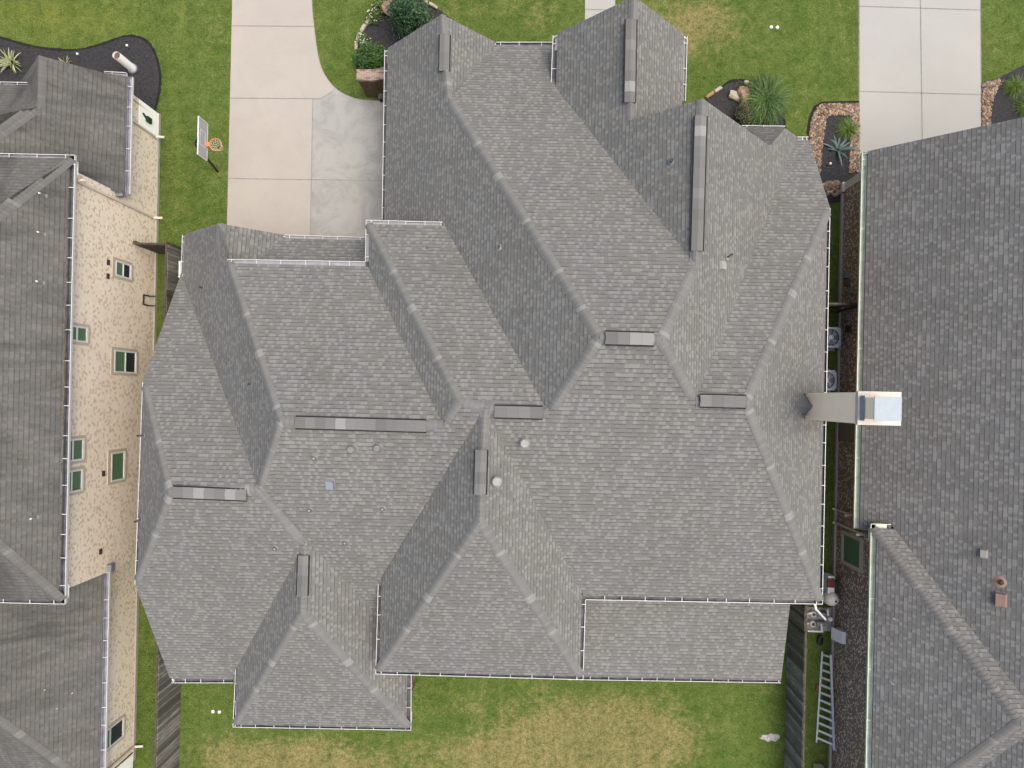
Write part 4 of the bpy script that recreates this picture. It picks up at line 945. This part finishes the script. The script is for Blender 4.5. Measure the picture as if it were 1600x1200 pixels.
bm=NB(); lathe(bm,c,[(.139,1.05),(.06,1.055),(.02,1.06)],18); mk('pipe_plug',bm,M['rust'],t)
bm=NB(); lathe(bm,c,[(.22,.012),(.20,.05),(.16,.06)],18); mk('collar',bm,M['metal'],t)
for i,(u,v,lb) in enumerate(((126,88,'small white path light in the black mulch left of the white pipe'),(203,75,'small white path light in the black mulch above the white pipe'),(1294,258,'slim pale path light in the mulch below the blue agave'))):
    c=W(u,v,0); t=thing('path_light',lb,'path light',c,'small path lights'); bm=NB(); lathe(bm,c,[(.012,0),(.012,.22),(.01,.23)],8); mk('stake',bm,M['metal'],t)
    bm=NB(); lathe(bm,c,[(.05,.21),(.045,.24),(.01,.26)],12); mk('lamp_head',bm,M['white'],t)
bm=NB(); rnd=random.Random(5); c=W(1202,1152)
vs=[c+Vector((rnd.uniform(.8,1.2)*.42*math.cos(k*.35),rnd.uniform(.5,1.1)*.2*math.sin(k*.35),.012)) for k in range(18)]
f=bm.faces.new([bm.verts.new(v) for v in vs]); f.normal_update(); 
bmesh.ops.triangulate(bm,faces=bm.faces); struct(mk('bare_soil_patch',bm,M['soil']))
# ================================================================= PLANTS
def plant_mesh(rnd,c,n,L,W0,up,droop,mat,nm,parent,spread=.1,seg=5,two=False,ang=(0,6.283)):
    bm=bmesh.new(); lay=bm.loops.layers.color.new('tone')
    for i in range(n):
        an=rnd.uniform(*ang); d=Vector((math.cos(an),math.sin(an),0)); s=Vector((-d.y,d.x,0)); l=L*rnd.uniform(.6,1.1); e=rnd.uniform(up[0],up[1]); p=c+Vector((rnd.uniform(-1,1),rnd.uniform(-1,1),0))*spread
        t=(rnd.random(),rnd.random(),0,1); prev=None; w=W0*rnd.uniform(.7,1.2); cur=p.copy(); el=e
        s=(s+Vector((0,0,rnd.uniform(-.5,.5)))).normalized()
        for j in range(seg+1):
            f=j/seg; ww=w*(1-f**2.2)*.5+.0015; a,b=bm.verts.new(cur+s*ww),bm.verts.new(cur-s*ww)
            if prev:
                fc=bm.faces.new([prev[0],prev[1],b,a])
                for lp in fc.loops: lp[lay]=t
            prev=(a,b); cur=cur+(d*math.cos(el)+Vector((0,0,math.sin(el))))*l/seg; el-=droop/seg*rnd.uniform(.8,1.2)
            if cur.z<.02: cur.z=.02
    return mk(nm,bm,mat,parent)
def leaf_mesh(rnd,c,rad,n,size,mat,nm,parent,clump=0,white=0.):
    bm=bmesh.new(); lay=bm.loops.layers.color.new('tone'); cl=[Vector((rnd.gauss(0,1),rnd.gauss(0,1),rnd.gauss(0,1))).normalized() for _ in range(max(1,clump))]
    for i in range(n):
        if clump: v=(cl[rnd.randrange(clump)]*.75+Vector((rnd.gauss(0,.24),rnd.gauss(0,.24),rnd.gauss(0,.24))))
        else: v=Vector((rnd.gauss(0,1),rnd.gauss(0,1),rnd.gauss(0,1))).normalized()*rnd.uniform(.55,1.02)
        p=c+Vector((v.x*rad[0],v.y*rad[1],v.z*rad[2]))
        if p.z<.03: p.z=.03+rnd.random()*.1
        n1=Vector((rnd.gauss(0,1),rnd.gauss(0,1),rnd.gauss(0,1))).normalized(); n2=n1.cross(Vector((0,0,1)) if abs(n1.z)<.9 else Vector((1,0,0))).normalized(); s=size*rnd.uniform(.6,1.3)
        isw=rnd.random()<white; 
        if isw: n1=Vector((1,0,0)); n2=Vector((0,1,0)); s=size*.9; p.z=c.z+rad[2]*rnd.uniform(.7,1.1)
        f=bm.faces.new([bm.verts.new(p+n1*s),bm.verts.new(p+n2*s*.55),bm.verts.new(p-n1*s*.8),bm.verts.new(p-n2*s*.55)])
        t=(rnd.random()**1.3,1. if isw else 0.,0,1)
        for lp in f.loops: lp[lay]=t
    return mk(nm,bm,mat,parent)
rnd=random.Random(11)
def blade_plant(name,u,v,label,n,L,w,up,droop,mat,group=None,spread=.1,cat='plant',seg=5):
    c=W(u,v,0); t=thing(name,label,cat,c,group); plant_mesh(rnd,c,n,L,w,up,droop,M[mat],'foliage',t,spread,seg); 
    bm=NB(); lathe(bm,c,[(spread*.7+.02,0),(spread*.4+.02,.10),(.02,.14)],10); mk('root_crown',bm,M['twig'],t)
blade_plant('ornamental_grass',1192,160,'big fountain of long bright green ornamental grass right of the sandstone boulder',900,1.5,.016,(.6,1.45),2.3,'leaf_grass',spread=.22,cat='grass plant',seg=7)
blade_plant('lily_turf',1323,203,'bright green lily turf tuft beside the blue agave',300,.62,.02,(.3,1.4),1.5,'leaf_lily','tufts of lily turf',spread=.08)
blade_plant('lily_turf',1583,138,'upper bright green lily turf tuft in the mulch right of the right driveway',300,.62,.02,(.3,1.4),1.5,'leaf_lily','tufts of lily turf',spread=.08)
blade_plant('lily_turf',1600,168,'lily turf tuft cut by the right edge of the photo above the dark roof',260,.62,.02,(.3,1.4),1.5,'leaf_lily','tufts of lily turf',spread=.08)
blade_plant('agave',1309,235,'blue grey agave with broad pointed leaves on black mulch',17,.85,.10,(.25,1.2),.7,'leaf_agave',spread=.03)
blade_plant('variegated_lily',20,99,'pale striped plant in black mulch at the far left',36,.75,.075,(.5,1.3),1.0,'leaf_varieg','pale striped plants beside the left house',spread=.06)
blade_plant('variegated_lily',106,103,'small pale striped plant peeping over the left roof edge',22,.5,.05,(.5,1.4),.9,'leaf_varieg','pale striped plants beside the left house',spread=.06)
def bush(name,u,v,h,rad,label,n,size,mat,clump=0,white=0.,cat='shrub',group=None):
    c=W(u,v,0); t=thing(name,label,cat,c,group); leaf_mesh(rnd,c+Vector((0,0,h)),rad,n,size,M[mat],'foliage',t,clump,white)
    bm=NB()
    for k in range(6):
        an=k*1.05; tube(bm,[c,c+Vector((rad[0]*.35*math.cos(an),rad[1]*.35*math.sin(an),h)),c+Vector((rad[0]*.7*math.cos(an),rad[1]*.7*math.sin(an),h+rad[2]*.4))],.025,6,r2=.008)
    mk('stems',bm,M['twig'],t); return t
bush('clipped_shrub',581,97,.42,(.58,.42,.42),'rounded dark green clipped shrub above the brick planter wall',4200,.05,'leaf_hedge',clump=26)
bush('clipped_shrub',594,97,.42,(.40,.42,.42),'part of hedge' if False else 'dark green clipped shrub tucked against the garage gutter',2600,.05,'leaf_hedge',clump=20)
bush('flowering_plant',571,67,.16,(.32,.28,.18),'low plant dotted white just above the dark green clipped shrub',900,.035,'leaf_flower',clump=14,white=.035,cat='flower',group='white flowering plants')
bush('flowering_plant',585,28,.16,(.30,.32,.18),'low plant dotted white left of the pink boulder',800,.035,'leaf_flower',clump=14,white=.03,cat='flower',group='white flowering plants')
bush('yellow_green_plant',594,12,.2,(.20,.36,.2),'yellow green sprig beside the pink boulder',500,.045,'leaf_lily',clump=8,cat='plant')
bush('juniper',649,44,1.0,(.74,.66,1.25),'tall dark green juniper behind the garage gable',11000,.05,'leaf_juniper',clump=95,cat='tree')
bush('olive_shrub',1160,182,.35,(.36,.33,.32),'small olive brown shrub below the ornamental grass',2600,.028,'leaf_olive',clump=30)
blade_plant('weed',247,252,'small pale weed in the grass near the tan brick wall',14,.22,.06,(.2,.9),.6,'leaf_weed',spread=.04)
# ================================================================= STONES, PLANTER
def rock(name,u,v,sx,sy,sz,mat,label,cat,rz=0.,group=None,sub=2,seed=1,z=None):
    r=random.Random(seed); bm=bmesh.new(); bmesh.ops.create_icosphere(bm,subdivisions=sub,radius=1)
    for vv in bm.verts:
        for ax in range(3): vv.co[ax]=max(-.78,min(.78,vv.co[ax]*1.05))
        vv.co+=Vector((r.uniform(-1,1),r.uniform(-1,1),r.uniform(-1,1)))*.10
    c=W(u,v,0); bmesh.ops.transform(bm,matrix=Matrix.Translation(c+Vector((0,0,sz*.6)))@Matrix.Rotation(rz,4,'Z')@Matrix.Diagonal((sx,sy,sz,1)),verts=bm.verts)
    o=mk(name,bm,M[mat],loc=c); tag(o,label,cat,group); return o
rock('boulder',618,12,.56,.66,.30,'rock','pink sandstone boulder beside the white flowering plant and the juniper','boulder',rz=-.5,seed=4)
rock('boulder',1160,152,.30,.44,.28,'rock','pink sandstone boulder at the left of the ornamental grass','boulder',rz=.3,seed=9)
rock('boulder',1148,152,.34,.22,.18,'edge','flat pale slab leaning on the pink boulder left of the ornamental grass','boulder',rz=-.35,seed=12)
def edging(pts,labelf,group,mats,w=.12,l=.38):
    for i in range(len(pts)-1):
        p,q=W(*pts[i],.0),W(*pts[i+1],.0); d=(q-p); rz=math.atan2(d.y,d.x); m=((pts[i][0]+pts[i+1][0])/2,(pts[i][1]+pts[i+1][1])/2)
        rock('edging_stone',m[0],m[1],d.length*.60,w*.75,.12,mats[i%len(mats)],labelf[i],'edging stone',rz=rz,group=group,seed=20+i,sub=2)
edging([(557,80),(558,66),(564,52),(572,39),(582,28)],['pale curved edging stone touching the dark green shrub','second pale edging stone up from the dark green shrub','third pale edging stone up from the dark green shrub','pale edging stone beside the white flowers near the pink boulder'],'pale edging stones of the garage bed',['edge'])
edging([(655,0),(669,6),(684,14)],['pale edging stone touching the juniper top','pale edging stone between the juniper and the garage gable tip'],'pale edging stones of the garage bed',['edge'])
edging([(1102,154),(1115,145),(1127,137)],['orange edging stone touching the roof tip beside the porch bed','cream edging stone between the orange stone and the flat slab'],'edging stones of the porch bed',['edge_o','edge'],.12)
edging([(1161,129),(1169,131),(1177,136)],['cream edging stone right of the upper pink boulder','orange edging stone touching the ornamental grass'],'edging stones of the porch bed',['edge','edge_o'],.12)
# brick planter wall: stepped body with curved brick cap
t=thing('planter_wall','short brick topped stone wall beside the garage at the driveway edge','wall',W(585,148))
top=1.62; bm=NB(); P0=W(557,125,top); P1=W(606,122,top); P2=W(606,104,top); P3=W(557,108,top)
mid=(P0+P1)/2+Vector((0,-.06,0)); mid2=(P2+P3)/2+Vector((0,-.06,0))
def loft(bm,ring,z0,z1,sc=1.):
    c=sum(ring,Vector())/len(ring); lo=[bm.verts.new(Vector((c.x+(p.x-c.x)*sc,c.y+(p.y-c.y)*sc,z0))) for p in ring]; hi=[bm.verts.new(Vector((c.x+(p.x-c.x)*sc,c.y+(p.y-c.y)*sc,z1))) for p in ring]
    fs=[bm.faces.new(hi)]
    for i in range(len(ring)): fs.append(bm.faces.new([lo[i],lo[(i+1)%len(ring)],hi[(i+1)%len(ring)],hi[i]]))
    for f in fs: boxuv(f,bm)
loft(bm,[P0,mid,P1,P2,mid2,P3],0,top-.14,.95); bmesh.ops.recalc_face_normals(bm,faces=bm.faces); mk('wall_body',bm,M['stone'],t)
bm=NB(); loft(bm,[P0,mid,P1,P2,mid2,P3],top-.14,top,1.0); bmesh.ops.recalc_face_normals(bm,faces=bm.faces); mk('brick_cap',bm,M['brick_red'],t)
# porch wall lamp glints etc are too small to matter
